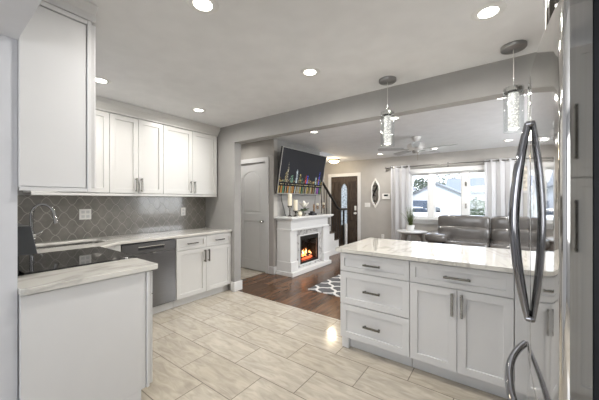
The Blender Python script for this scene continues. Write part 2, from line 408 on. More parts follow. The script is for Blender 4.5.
# stub that ends the kitchen, with the header carried on over the opening
struct(MB().box(-4.8, -3.19, 2.75, 2.88, 0, CZ).build('wall_stub', 'wall_grey', bevel=.006))
struct(MB().box(-3.19, 1.9, 2.75, 2.88, 2.21, CZ).build('wall_header', 'wall_grey'))
SB('wall_kitchen_right', 'wall_grey', .95, 1.05, .29, 2.75, 0, CZ)
SB('wall_opening_left', 'wall_white', -4.0, -1.944, .17, .29, 0, CZ)
SB('wall_opening_top', 'wall_white', -1.944, .75, .17, .29, 2.15, CZ)
SB('wall_opening_right', 'wall_white', .75, 1.05, .17, .29, 0, CZ)
SB('wall_rear_left', 'wall_white', -2.7, -2.6, -3.0, .17, 0, CZ)
SB('wall_rear_right', 'wall_white', 1.6, 1.7, -3.0, .17, 0, CZ)
struct(MB().holed([(-2.7, 0), (1.7, 0), (1.7, CZ), (-2.7, CZ)], [[(-1.6, .85), (.8, .85), (.8, 2.15), (-1.6, 2.15)]], -3.1, -3.0, 'y').build('wall_rear', 'wall_white'))
SB('wall_hallway_left', 'wall_warm', -4.8, -4.7, 2.88, 3.8, 0, CZ)
# closet wall with its door opening
DX0, DX1, DZ = -4.30, -3.54, 2.07
struct(MB().holed([(-4.7, 0), (DX0, 0), (DX0, DZ), (DX1, DZ), (DX1, 0), (-3.34, 0), (-3.34, CZ), (-4.7, CZ)], [], 3.8, 3.9, 'y').build('wall_closet', 'wall_warm'))
SB('wall_fireplace', 'wall_grey', -3.44, -3.34, 3.90, 5.38, 0, CZ)
SB('wall_stair_left', 'wall_warm', -4.45, -4.35, 3.90, FW, 0, 4.3)
struct(MB().holed([(2.88, 0), (FW, 0), (FW, CZ), (2.88, CZ)], [[(4.25, .85), (6.15, .85), (6.15, 2.15), (4.25, 2.15)]], 1.9, 2.0, 'x').build('wall_living_right', 'wall_grey'))
sw = struct(MB().holed([(4.25, .85), (6.15, .85), (6.15, 2.15), (4.25, 2.15)], [[(4.30, .9), (5.17, .9), (5.17, 2.1), (4.30, 2.1)], [(5.23, .9), (6.10, .9), (6.10, 2.1), (5.23, 2.1)]], 1.92, 1.98, 'x').build('added_side_window', 'trim_white'))  # invented side window, added along with its lamp for daylight
# front wall with window and door openings
WX0, WX1, WZ0, WZ1 = -1.86, -.15, .90, 2.02
FD0, FD1, FDZ = -4.13, -3.27, 2.04
struct(MB().holed([(-4.8, 0), (FD0, 0), (FD0, FDZ), (FD1, FDZ), (FD1, 0), (2.0, 0), (2.0, CZ), (-4.8, CZ)],
                  [[(WX0, WZ0), (WX1, WZ0), (WX1, WZ1), (WX0, WZ1)]], FW, FW+.15, 'y').build('wall_front', 'wall_warm'))
# baseboards
def baseb(name, x0, x1, y0, y1, h=.13):
    struct(MB().box(x0, x1, y0, y1, 0, h).build(name, 'trim_white', bevel=.005))
baseb('baseboard_stub', -3.189, -3.172, 2.735, 2.895, .14)
baseb('baseboard_stub_near', -3.26, -3.189, 2.735, 2.749, .14)
baseb('baseboard_closet', -3.45, -3.34, 3.785, 3.799, .14)
baseb('baseboard_fireplace', -3.339, -3.322, 3.785, 5.38, .14)
baseb('baseboard_front', -3.17, 1.9, FW-.016, FW-.001, .13)
baseb('baseboard_living_right', 1.884, 1.899, 2.89, FW-.02, .13)
# backsplash (tiled wall face)
struct(MB().box(-3.899, -3.888, .291, 2.749, .915, 1.402).build('trim_backsplash', 'backsplash_tile'))
# closet door casing
def casing(name, x0, x1, z1, yf, w=.085, t=.018):
    struct(MB().box(x0-w, x0, yf-t, yf, 0, z1).box(x1, x1+w, yf-t, yf, 0, z1).box(x0-w, x1+w, yf-t, yf, z1, z1+w).build(name, 'trim_white', bevel=.004))
casing('trim_closet_door', DX0, DX1, DZ, 3.799)
casing('trim_front_door', FD0, FD1, FDZ, FW-.001, .09)

# closet door: two raised panels, arched upper
def archpts(x0, x1, z0, z1, rise, n=14):
    P = [(x0, z0), (x1, z0)]
    for i in range(n+1):
        t = i/n; x = x1+(x0-x1)*t; P.append((x, z1+rise*math.sin(PI*t)))
    return P
def inset(P, d):
    cx = sum(p[0] for p in P)/len(P); zs = [p[1] for p in P]; cz = (min(zs)+max(zs))/2
    xs = [p[0] for p in P]; hx = (max(xs)-min(xs))/2; hz = (max(zs)-min(zs))/2
    return [(cx+(p[0]-cx)*(hx-d)/hx, cz+(p[1]-cz)*(hz-d)/hz) for p in P]
def rect(x0, x1, z0, z1): return [(x0, z0), (x1, z0), (x1, z1), (x0, z1)]
def panel_door(name, x0, x1, z1, y, shapes, mat, parent=None, t=.035):
    mb = MB(); ns = name
    mb.holed(rect(x0, x1, .008, z1), shapes, y, y+.012, 'y'); mb.box(x0, x1, y+.0125, y+t, .008, z1)
    d = mb.build(ns, mat, parent, bevel=.004)
    return d
u = archpts(DX0+.13, DX1-.13, 1.10, 1.80, .12); l = rect(DX0+.13, DX1-.13, .2, .95)
dr = struct(panel_door('door_1', DX0+.004, DX1-.004, DZ-.004, 3.815, [u, l], 'trim_white'))
MB().prism(inset(u, .035), 3.818, 3.83, 'y').build('raised_panel', 'trim_white', dr, bevel=.008)
MB().prism(inset(l, .035), 3.818, 3.83, 'y').build('raised_panel', 'trim_white', dr, bevel=.008)
MB().lathe([(.028, 3.813), (.028, 3.805), (.012, 3.80), (.012, 3.775), (.027, 3.768), (.030, 3.755), (.022, 3.742), (0.0001, 3.738)], (-3.62, 0, .95), 16, 'y').build('door_knob', 'chrome', dr, smooth=True)

# front door: dark wood, tall arched glass, panels
yd = FW+.01
gl = archpts(-3.80, -3.60, .62, 1.70, .13)
pn = [rect(-4.04, -3.87, 1.38, 1.88), rect(-3.53, -3.36, 1.38, 1.88), rect(-4.04, -3.87, .75, 1.3), rect(-3.53, -3.36, .75, 1.3), rect(-4.04, -3.75, .16, .52), rect(-3.65, -3.36, .16, .52)]
mb = MB(); mb.holed(rect(FD0+.004, FD1-.004, .01, FDZ-.004), [gl]+pn, yd, yd+.018, 'y')
mb.holed(rect(FD0+.004, FD1-.004, .01, FDZ-.004), [gl], yd+.0185, yd+.045, 'y')
fd = struct(mb.build('door_2', 'door_wood', bevel=.004))
for q in pn: MB().holed(inset(q, -.014), [q], yd-.012, yd-.0005, 'y').build('panel_moulding', 'door_wood', fd, bevel=.004)
for q in pn: MB().prism(inset(q, .03), yd+.003, yd+.018, 'y').build('raised_panel', 'door_wood', fd, bevel=.008)
MB().prism(gl, yd+.02, yd+.028, 'y').build('door_glass', 'leaded_glass', fd)
MB().holed(inset(gl, -.045), [gl], yd-.016, yd+.002, 'y').build('glass_moulding', 'door_wood', fd, bevel=.004)
MB().box(-3.37, -3.31, yd-.025, yd-.001, 1.06, 1.19).build('keypad_lock', 'white_plastic', fd, bevel=.01)
MB().lathe([(.035, yd-.001), (.035, yd-.01), (.012, yd-.015), (.012, yd-.04), (.03, yd-.05), (.028, yd-.07), (.0001, yd-.075)], (-3.34, 0, .98), 16, 'y').build('door_knob', 'white_plastic', fd, smooth=True)

# living room window
wn = struct(MB().holed(rect(WX0, WX1, WZ0, WZ1), [rect(WX0+.03, -1.43, WZ0+.035, WZ1-.03), rect(-1.31, -.72, WZ0+.035, WZ1-.03), rect(-.59, WX1-.03, WZ0+.035, WZ1-.03)], FW+.02, FW+.12, 'y').build('window_1', 'trim_white', bevel=.004))
MB().box(WX0-.09, WX0, FW-.02, FW-.001, WZ0, WZ1).box(WX1, WX1+.09, FW-.02, FW-.001, WZ0, WZ1).box(WX0-.09, WX1+.09, FW-.02, FW-.001, WZ1, WZ1+.10).build('window_casing', 'trim_white', wn, bevel=.004)
MB().box(WX0-.12, WX1+.12, FW-.07, FW+.02, WZ0-.03, WZ0).box(WX0-.09, WX1+.09, FW-.018, FW-.001, WZ0-.13, WZ0-.03).box(WX0-.09, WX1+.09, FW-.026, FW-.001, WZ0-.075, WZ0-.06).build('window_stool', 'trim_white', wn, bevel=.004)
for a, b in ((WX0+.03, -1.43), (-1.31, -.72), (-.59, WX1-.03)):
    s = MB().holed(rect(a+.001, b-.001, WZ0+.036, WZ1-.031), [rect(a+.026, b-.026, WZ0+.062, WZ1-.057)], FW+.045, FW+.085, 'y').build('window_sash', 'trim_white', wn, bevel=.003)
    MB().box(a+.025, b-.025, FW+.062, FW+.068, WZ0+.06, WZ1-.055).build('window_pane', 'window_glass', s)
for x in (-.645,):
    for z in (1.22, 1.72): MB().box(x-.012, x+.02, FW+.0, FW+.02, z-.05, z+.05).build('sash_latch', 'nickel', wn, bevel=.004)
# invented rear window frame (behind the camera), added for daylight
rw = struct(MB().holed(rect(-1.6, .8, .85, 2.15), [rect(-1.55, -.43, .9, 2.1), rect(-.37, .75, .9, 2.1)], -3.06, -3.0, 'y').build('added_rear_window', 'trim_white'))

# ------------------------------------------------------------ cabinets (local frame: x along the front, front faces -y)
def pull(mb, x, y, z, L, vert, r=.0075):
    so = .03
    if vert:
        mb.box(x-r, x+r, y-so-r, y-so+r, z-L/2, z+L/2)
        for s in (-1, 1): mb.box(x-r*.9, x+r*.9, y-so, y-.0008, z+s*(L/2-.014)-r, z+s*(L/2-.014)+r)
    else:
        mb.box(x-L/2, x+L/2, y-so-r, y-so+r, z-r, z+r)
        for s in (-1, 1): mb.box(x+s*(L/2-.014)-r, x+s*(L/2-.014)+r, y-so, y-.0008, z-r*.9, z+r*.9)
    return mb
def shaker(name, x0, x1, z0, z1, mat, parent, rail=.055, g=.002, t=.02):
    x0 += g; x1 -= g; z0 += g; z1 -= g
    mb = MB().holed(rect(x0, x1, z0, z1), [rect(x0+rail, x1-rail, z0+rail, z1-rail)], 0, .0135, 'y')
    mb.box(x0, x1, .0137, t, z0, z1)
    return mb.build(name, mat, parent, bevel=.0018)
def front(kind, x0, x1, z0, z1, mat, parent, h):
    if kind == 'filler_panel': return MB().box(x0+.002, x1-.002, 0, .02, z0, z1).build(kind, mat, parent, bevel=.0015)
    d = shaker(kind, x0, x1, z0, z1, mat, parent, rail=.04 if z1-z0 < .2 else .055)
    if h:
        mb = MB()
        if h[0] == 'h': pull(mb, (x0+x1)/2, 0, (z0+z1)/2, h[1], False)
        elif h[0] == 'l': pull(mb, x0+.03, 0, h[2], h[1], True)
        elif h[0] == 'r': pull(mb, x1-.03, 0, h[2], h[1], True)
        mb.build('pull_handle', 'nickel', d, bevel=.0015)
    return d
def cabinet(label, loc, rz, w, d, z0, z1, fronts, mat, name='base_cabinet', cat='cabinet', kick=True, group=None, body=None):
    t = thing(name, label, cat, loc, rz, group)
    (body or MB().box(.0005, w-.0005, .0205, d, z0, z1)).build('cabinet_body', mat, t, bevel=.001)
    if kick: MB().box(.002, w-.002, .075, .095, .001, z0-.001).build('toe_kick', 'kick_grey' if mat == 'cab_white' else mat, t)
    for f in fronts: front(f[0], f[1], f[2], f[3], f[4], mat, t, f[5])
    return t
R90 = PI/2
# --- left run base, front plane X=-3.26 (local y -> -X)
cabinet('cream two-door base cabinet with two drawers, between the dishwasher and the opening', (-3.26, 1.886, 0), R90, .862, .62, .10, .883,
        [('drawer', 0, .431, .715, .872, ('h', .15)), ('drawer', .431, .862, .715, .872, ('h', .15)),
         ('cabinet_door', 0, .431, .105, .712, ('r', .165, .60)), ('cabinet_door', .431, .862, .105, .712, ('l', .165, .60))], 'cab_cream')
# corner sink cabinet
t = thing('corner_cabinet', 'white corner base cabinet under the sink, beside the dishwasher', 'cabinet', (-3.4, .9, 0))
def off(P): return [(x+3.4, y-.9) for x, y in P]
MB().holed(off([(-3.885, .30), (-3.06, .30), (-3.06, .93), (-3.26, 1.20), (-3.26, 1.262), (-3.885, 1.262)]), [off([(-3.86, .33), (-3.09, .33), (-3.09, .92), (-3.28, 1.18), (-3.28, 1.24), (-3.86, 1.24)])], .10, .883).build('cabinet_body', 'cab_cream', t)
MB().prism(off([(-3.885, .30), (-3.11, .30), (-3.11, .90), (-3.33, 1.18), (-3.33, 1.262), (-3.885, 1.262)]), .001, .099).build('toe_kick', 'cab_cream', t)
# counter on the left run with sink cutout
SK = rrect(-3.72, -3.36, .40, 1.18, .09)
ct = MB().holed([(-3.887, .292), (-3.036, .292), (-3.036, .985), (-3.235, 1.235), (-3.235, 2.747), (-3.887, 2.747)], [SK], .885, .916).build('countertop', 'counter_marble', bevel=.011, seg=4)
tag(ct, 'cream veined marble countertop along the tiled wall, cut out for the sink', 'countertop')
sk = thing('kitchen_sink', 'stainless steel undermount sink in the corner counter below the faucet', 'sink', (-3.54, .79, .70))
def sh(P, k): return [((x+3.54)*k, (y-.79)*k) for x, y in P]
mb = MB(); rings = []
for k, z in ((1.05, .178), (.998, .178), (.97, .06), (.90, .01), (.02, 0)):
    rings.append([mb.bm.verts.new((x, y, z)) for x, y in sh(SK, k)])
for A, Bq in zip(rings, rings[1:]):
    n = len(A)
    for i in range(n): mb.bm.faces.new((A[i], A[(i+1) % n], Bq[(i+1) % n], Bq[i]))
mb.bm.faces.new(rings[-1])
mb.build('bowl', 'sink_steel', sk, smooth=True)
MB().lathe([(.045, .012), (.045, .018), (.03, .018), (.02, .013), (.0001, .013)], (0, 0, 0), 20).build('drain', 'chrome', sk, smooth=True)
# faucet
fx, fy = -3.795, .665
fa = thing('kitchen_faucet', 'tall dark chrome gooseneck kitchen faucet behind the sink', 'faucet', (fx, fy, .9165))
MB().lathe([(.032, 0), (.032, .012), (.024, .02), (.022, .12), (.016, .13)], (0, 0, 0), 20).build('faucet_base', 'faucet_steel', fa, smooth=True)
dx, dy = .809, .588
arc = [(0, 0, .12), (0, 0, .26)]
for i in range(1, 15):
    a = PI*i/14*.93; q = .115*(1-math.cos(a)); arc.append((q*dx, q*dy, .28+.115*math.sin(a)))
MB().tube(arc, .0155, 14).build('gooseneck', 'faucet_steel', fa, smooth=True)
e = arc[-1]
MB().tube([e, (e[0]+.012*dx, e[1]+.012*dy, e[2]-.05), (e[0]+.022*dx, e[1]+.022*dy, e[2]-.10)], [.0145, .018, .021], 14).build('spray_head', 'faucet_steel', fa, smooth=True)
MB().tube([(.018, -.004, .075), (.05, .012, .085), (.085, .07, .13)], [.012, .008, .006], 10).build('lever', 'faucet_steel', fa, smooth=True)
# dishwasher
dw = thing('dishwasher', 'dark stainless steel dishwasher under the left counter with a pocket handle', 'dishwasher', (-3.26, 1.268, 0), R90)
MB().box(.004, .612, .03, .60, .10, .872).build('tub', 'dish_dark', dw)
MB().box(.004, .612, .0, .028, .115, .748).build('door_panel', 'dish_steel', dw, bevel=.004)
MB().holed(rect(.004, .612, .752, .868), [rect(.17, .46, .790, .822)], -.004, .028, 'y').build('control_panel', 'dish_steel', dw, bevel=.003)
MB().box(.165, .465, .014, .026, .786, .826).build('pocket_handle', 'black_plastic', dw)
MB().box(.165, .465, -.012, -.0045, .820, .834).build('handle_lip', 'chrome', dw, bevel=.003)
MB().box(.004, .612, .07, .09, .001, .099).build('toe_kick', 'cab_cream', dw)
# --- range run (faces +Y), end cabinet with the big side panel
t = cabinet('narrow white base cabinet with a plain side panel, in the left foreground', (-1.93, .945, 0), PI, .325, .65, .10, .883,
            [('drawer', 0, .325, .715, .872, ('h', .12)), ('cabinet_door', 0, .325, .105, .712, ('r', .165, .60))], 'cab_white')
MB().box(-.008, .0, .050, .648, .101, .876).box(-.008, .0, .078, .648, .001, .1005).build('side_panel', 'cab_white', t, bevel=.002)
MB().box(-.016, .0, .028, .046, .101, .876).build('corner_stile', 'cab_white', t, bevel=.002)
ct = MB().holed(rrect(-2.255, -1.895, .292, .975, .03, 4), [], .885, .916).build('countertop', 'counter_marble', bevel=.013, seg=4)
tag(ct, 'short cream veined marble counter piece between the range and the foreground wall', 'countertop')
# range
rg = thing('electric_range', 'black glass-top electric range between the two left counters', 'range', (-2.262, .96, 0), PI)
w = .765
MB().box(.003, w-.003, .03, .64, .05, .885).build('oven_body', 'black_plastic', rg)
MB().box(.006, w-.006, -.015, .028, .24, .80).build('oven_door', 'dish_steel', rg, bevel=.005)
MB().box(.006, w-.006, -.010, .028, .06, .23).build('storage_drawer', 'dish_steel', rg, bevel=.005)
MB().tube([(.06, -.055, .755), (w-.06, -.055, .755)], .012, 12).box(.07, .09, -.055, -.0155, .745, .765).box(w-.09, w-.07, -.055, -.0155, .745, .765).build('oven_handle', 'chrome', rg, smooth=True)
MB().prism(rrect(.003, w-.003, -.035, .60, .02, 4), .888, .924).build('cooktop', 'cooktop_glass', rg, bevel=.004)
# backguard: slanted control panel over a recessed base
MB().box(.003, w-.003, .615, .66, .89, 1.03).build('backguard_base', 'black_plastic', rg)
MB().prism([(.535, 1.03), (.66, 1.03), (.66, 1.20), (.565, 1.20)], .003, w-.003, 'x').build('control_panel', 'sage_plastic', rg, bevel=.004)
for k in range(4): MB().lathe([(.022, .548), (.020, .528), (.0001, .527)], (.12+.07*k+(.28 if k > 1 else 0), 0, 1.12), 14, 'y').build('control_knob', 'chrome', rg, smooth=True)
# --- upper cabinets on the tiled wall, front plane X=-3.55
def crownprof(z): return [(.0, z), (.0, z+.05), (-.03, z+.085), (-.045, z+.11), (-.045, z+.132), (.25, z+.132), (.25, z)]
UP = [(0.62, 1.262, 'cream single upper cabinet in the corner, left of the two-door ones', [('cabinet_door', .20, .642, 1.435, 2.335, None)]),
      (1.262, 1.875, 'narrower cream two-door upper cabinet, left of its wider neighbour', [('cabinet_door', 0, .306, 1.435, 2.335, ('r', .165, 1.535)), ('cabinet_door', .306, .613, 1.435, 2.335, ('l', .165, 1.535))]),
      (1.875, 2.715, 'wider cream two-door upper cabinet nearest the grey opening', [('cabinet_door', 0, .42, 1.435, 2.335, ('r', .165, 1.535)), ('cabinet_door', .42, .84, 1.435, 2.335, ('l', .165, 1.535))])]
for y0, y1, lab, fr in UP:
    cabinet(lab, (-3.55, y0, 0), R90, y1-y0, .335, 1.43, 2.34, fr, 'cab_cream', name='upper_cabinet', kick=False)
cr_ = MB().prism([(-3.552, 2.342), (-3.552, 2.36), (-3.525, 2.40), (-3.505, 2.425), (-3.495, 2.472), (-3.886, 2.472), (-3.886, 2.342)], .62, 2.74, 'y')
struct(cr_.build('trim_crown', 'cab_cream', bevel=.003))
lr = B(-3.575, -3.55, .62, 2.715, 1.402, 1.428).build('light_rail', 'cab_cream', bevel=.003)
tag(lr, 'cream light rail strip under the row of upper cabinets', 'light rail')
# --- near upper cabinet with the big plain side
t = cabinet('tall white upper cabinet with a plain side panel, in the left foreground', (-1.93, .615, 0), PI, .325, .323, 1.42, 2.385,
            [('cabinet_door', 0, .325, 1.425, 2.38, ('r', .165, 1.53))], 'cab_white', name='upper_cabinet', kick=False)
MB().box(-.008, 0, .050, .322, 1.425, 2.355).build('side_panel', 'cab_white', t, bevel=.002)
MB().box(-.016, 0, .028, .046, 1.402, 2.384).box(-.016, 0, .0465, .322, 2.36, 2.384).box(-.016, 0, .0465, .322, 1.402, 1.42).build('edge_frame', 'cab_white', t, bevel=.002)
struct(MB().prism([(-1.914, 2.388), (-1.914, 2.43), (-1.895, 2.45), (-1.880, 2.472), (-2.255, 2.472), (-2.255, 2.388)], .292, .61, 'y').build('trim_crown_near', 'cab_white', bevel=.003))
# --- island / peninsula, front plane Y=2.28 facing -Y
IY = 2.28
isl_l = cabinet('white three-drawer base cabinet at the left end of the island', (-1.194, IY, 0), 0, .612, .60, .105, .883,
        [('drawer', 0, .612, .712, .873, ('h', .15)), ('drawer', 0, .612, .415, .709, ('h', .15)), ('drawer', 0, .612, .108, .412, ('h', .15))], 'cab_white')
MB().box(.004, .07, .03, .09, .001, .104).build('foot_block', 'trim_white', isl_l, bevel=.003)
cabinet('white base cabinet with one wide drawer over two doors, centre of the island', (-.581, IY, 0), 0, .652, .60, .105, .883,
        [('drawer', 0, .652, .712, .873, ('h', .17)), ('cabinet_door', 0, .326, .108, .709, ('r', .165, .60)), ('cabinet_door', .326, .652, .108, .709, ('l', .165, .60))], 'cab_white')
cabinet('white base cabinet of the island next to the refrigerator, mostly hidden', (.072, IY, 0), 0, .40, .60, .105, .883,
        [('filler_panel', 0, .14, .108, .873, None), ('cabinet_door', .14, .40, .108, .873, ('r', .165, .6))], 'cab_white')
ct = MB().holed(rrect(-1.235, .52, 2.245, 3.10, .03, 4), [], .885, .916).build('countertop', 'counter_marble', bevel=.013, seg=4)
tag(ct, 'long cream marble island countertop reflecting the window', 'countertop')
tag(MB().box(-1.19, .47, 2.882, 2.90, .001, .878).build('island_back_panel', 'cab_white', bevel=.002), 'white back panel of the island on the living room side', 'panel')

# ------------------------------------------------------------ refrigerator
FY0, FY1, FXe, SAG = .87, 1.785, .110, .022
FYc = (FY0+FY1)/2
def fxx(y): return FXe-SAG*(1-((y-FYc)/(FY1-FYc))**2)
fr = thing('refrigerator', 'tall polished stainless steel french-door refrigerator at the right edge', 'refrigerator', (.5, FYc, 0))
def F(x, y): return (x-.5, y-FYc)
def doorpoly(y0, y1, back=.165, n=26, rn=.018, near=False, far=False):
    P = []
    for i in range(n+1):
        y = y0+(y1-y0)*i/n; x = fxx(y)
        P.append((x, y))
    P = [p for p in P if y0+rn < p[1] < y1-rn]
    def rc(yc, s):
        x0 = fxx(yc); L = []
        for i in range(6):
            a = PI/2*i/5
            L.append((x0+rn-rn*math.cos(a), yc+s*(rn*math.sin(a)-rn)))
        return L
    A = rc(y0, -1)[::-1]; Bq = rc(y1, 1)
    return [F(x, y) for x, y in A+P+Bq+[(back, y1), (back, y0)]]
def curved(name, y0, y1, z0, z1, rn=.018):
    o = MB().prism(doorpoly(y0, y1, rn=rn), z0, z1).build(name, 'fridge_steel', fr, smooth=True)
    b = o.modifiers.new('bevel', 'BEVEL'); b.width = .006; b.segments = 3; b.limit_method = 'ANGLE'; b.angle_limit = math.radians(60)
    return o
ZT = 1.825
nd = curved('door', FY0, FYc-.0015, .735, ZT); nf = curved('door', FYc+.0015, FY1, .735, ZT); fz = curved('freezer_drawer', FY0, FY1, .09, .727)
# brushed end caps of the doors (the narrow faces at the hinge side)
MB().box(.127-.5, .163-.5, FY0-.0012-FYc, FY0-.0002-FYc, .745, ZT-.006).build('door_edge', 'fridge_side', nd)
MB().box(.127-.5, .163-.5, FY0-.0012-FYc, FY0-.0002-FYc, .10, .717).build('drawer_edge', 'fridge_side', fz)
MB().box(.166-.5, .186-.5, FY0+.006-FYc, FY1-.006-FYc, .10, ZT-.01).build('door_gasket', 'gasket', fr)
MB().box(.187-.5, .90-.5, FY0+.003-FYc, FY1-.003-FYc, .03, 1.80).build('cabinet_shell', 'fridge_body', fr, bevel=.006)
for yy in (FY0+.06, FY1-.06): MB().box(.13-.5, .30-.5, yy-.05-FYc, yy+.05-FYc, ZT+.001, ZT+.03).build('hinge_cover', 'black_plastic', fr, bevel=.006)
MB().box(.14-.5, .18-.5, FY0+.01-FYc, FY1-.01-FYc, .015, .085).build('base_grille', 'black_plastic', fr)
def bowed_v(y, z0, z1, proj, door):
    pts = []
    n = 22; xb = fxx(y)
    for i in range(n+1):
        t = i/n; z = z0+(z1-z0)*t
        s = 1-abs(2*t-1)**1.7
        pts.append((xb-.008-proj*s-.5, y-FYc, z))
    o = MB().tube(pts, [.010+.0065*(1-abs(2*i/n-1)**3) for i in range(n+1)], 12).build('door_handle', 'fridge_handle', door, smooth=True)
    for z in (z0+.004, z1-.004): MB().lathe([(.013, xb-.0005-.5), (.011, xb-.014-.5)], (0, y-FYc, z), 12, 'x').build('handle_mount', 'fridge_handle', o, smooth=True)
plain('fridge_handle', (.27, .27, .285), .07, 1)
bowed_v(FYc-.021, .92, 1.635, .040, nd); bowed_v(FYc+.021, .92, 1.635, .040, nf)
pts = []
for i in range(25):
    t = i/24; y = FY0+.10+(FY1-FY0-.17)*t; s = 1-abs(2*t-1)**2.2
    pts.append((fxx(y)-.010-.052*s-.5, y-FYc, .665))
hd = MB().tube(pts, .0145, 12).build('drawer_handle', 'fridge_handle', fz, smooth=True)
# cabinet over the refrigerator
cabinet('white cabinet above the refrigerator at the top right corner', (.175, 1.80, 0), -R90, .92, .765, 1.92, 2.40,
        [('cabinet_door', 0, .46, 1.925, 2.395, ('r', .13, 2.0)), ('cabinet_door', .46, .92, 1.925, 2.395, ('l', .13, 2.0))], 'cab_cream', name='upper_cabinet', kick=False)

cabinet('tall white pantry cabinet, unseen, added for the reflection in the refrigerator door side', (.735, -.75, 0), PI, .75, .55, .105, 2.35,
        [('cabinet_door', 0, .375, .11, 1.495, ('r', .33, 1.19)), ('cabinet_door', .375, .75, .11, 1.495, ('l', .33, 1.19)), ('cabinet_door', 0, .375, 1.50, 2.345, ('r', .35, 1.79)), ('cabinet_door', .375, .75, 1.50, 2.345, ('l', .35, 1.79))], 'cab_cream', name='added_pantry')  # invented cabinet behind the camera, added to supply the door edge's reflection
# ------------------------------------------------------------ electric bits
def outlet(label, loc, rz, w=.115, gang=2, name='wall_outlet', cat='outlet'):
    t = thing(name, label, cat, loc, rz)
    MB().box(-w/2, w/2, -.007, -.0005, -.06, .06).build('cover_plate', 'white_plastic', t, bevel=.003)
    for g in range(gang):
        cx = (g-(gang-1)/2)*.046
        if cat == 'outlet':
            for s in (-1, 1): MB().box(cx-.016, cx+.016, -.0095, -.0072, s*.026-.016, s*.026+.016).build('socket', 'table_white', t, bevel=.002)
        else: MB().box(cx-.016, cx+.016, -.012, -.0072, -.032, .032).build('rocker', 'white_plastic', t, bevel=.002)
    return t
outlet('white double outlet on the grey tiles near the sink', (-3.8875, 1.135, 1.19), R90)
outlet('white single outlet on the grey tiles above the dishwasher side counter', (-3.8875, 2.354, 1.18), R90, .075, 1)
outlet('white light switch plate right of the front door', (-2.98, FW-.0005, 1.22), 0, .16, 3, 'light_switch', 'switch')
outlet('small white outlet low on the front wall beneath the thermostat', (-2.55, FW-.0005, .38), 0, .075, 1)
t = thing('thermostat', 'white thermostat with a dark display between the mirror and the curtain', 'thermostat', (-2.46, FW-.001, 1.45))
MB().box(-.10, .10, -.03, 0, -.075, .075).build('housing', 'white_plastic', t, bevel=.008); MB().box(-.05, .055, -.033, -.0305, .005, .05).build('display', 'display', t)

# ------------------------------------------------------------ ceiling lights
def can(x, y, label, e, group):
    t = thing('recessed_light', label, 'ceiling light', (x, y, CZ), 0, None)
    MB().lathe([(.052, -.004), (.060, -.008), (.082, -.006), (.088, -.0008), (.052, -.0008)], (0, 0, 0), 28, cap=False).build('trim_ring', 'trim_white', t, smooth=True)
    MB().lathe([(.0001, -.0015), (.056, -.0015), (.056, -.003), (.0001, -.003)], (0, 0, 0), 24).build('lens', 'can_lens', t)
    lamp('recessed_light_lamp', 'AREA', (x, y, CZ-.012), (0, 0, 0), e, (1, .965, .92), .11, spread=math.radians(170))
    t['group'] = group
can(-1.377, .956, 'recessed light cut by the top edge of the photo, above the kitchen floor', CAN_E, 'recessed kitchen lights')
can(-1.35, 2.015, 'recessed kitchen light in the middle of the ceiling, nearest the header', CAN_E, 'recessed kitchen lights')
can(-.06, 1.995, 'large recessed light near the refrigerator, between the two pendants', CAN_E, 'recessed kitchen lights')
can(-3.04, 2.05, 'recessed light in front of the cream upper cabinets', CAN_E, 'recessed kitchen lights')
can(-3.03, 1.0, 'recessed light half hidden by the edge of the tall left upper cabinet', CAN_E, 'recessed kitchen lights')
can(-2.48, 3.82, 'recessed living room light nearest the television', LIV_E, 'recessed living room lights')
can(-2.38, 6.6, 'recessed living room light beyond the fan, near the mirror wall', LIV_E, 'recessed living room lights')
can(-1.18, 3.82, 'recessed living room light just behind the left pendant', LIV_E, 'recessed living room lights')
can(-1.16, 6.6, 'recessed living room light seen just behind the fan blade', LIV_E, 'recessed living room lights')
can(.01, 3.73, 'recessed living room light just behind the right pendant', LIV_E, 'recessed living room lights')
can(.12, 6.48, 'recessed living room light near the right curtain', LIV_E, 'recessed living room lights')
can(-4.0, 3.35, 'unseen recessed light added in the small hallway to brighten the closet door', 3.5, 'added hallway light')  # added lamp out of view behind the stub, lifts the dark closet wall
# flush dome in the entry
t = thing('flush_dome_light', 'small frosted dome ceiling light with a bronze rim in front of the front door', 'ceiling light', (-3.72, 6.75, CZ))
MB().lathe([(.15, -.001), (.16, -.02), (.155, -.035), (.14, -.04), (.13, -.001)], (0, 0, 0), 28, cap=False).build('rim', 'brass', t, smooth=True)
MB().lathe([(.14, -.036), (.13, -.065), (.09, -.095), (.03, -.11), (.0001, -.112)], (0, 0, 0), 28).build('glass_bowl', 'bowl_lens', t, smooth=True)
lamp('dome_lamp', 'POINT', (-3.72, 6.6, CZ-.20), (0, 0, 0), 9, (1, .82, .58), .1)
# unseen fill lamp added up in the stairwell shaft for a dim glow
lamp('stairwell_fill', 'POINT', (-3.9, 5.0, 3.9), (0, 0, 0), 3, (1, .85, .65), .15)
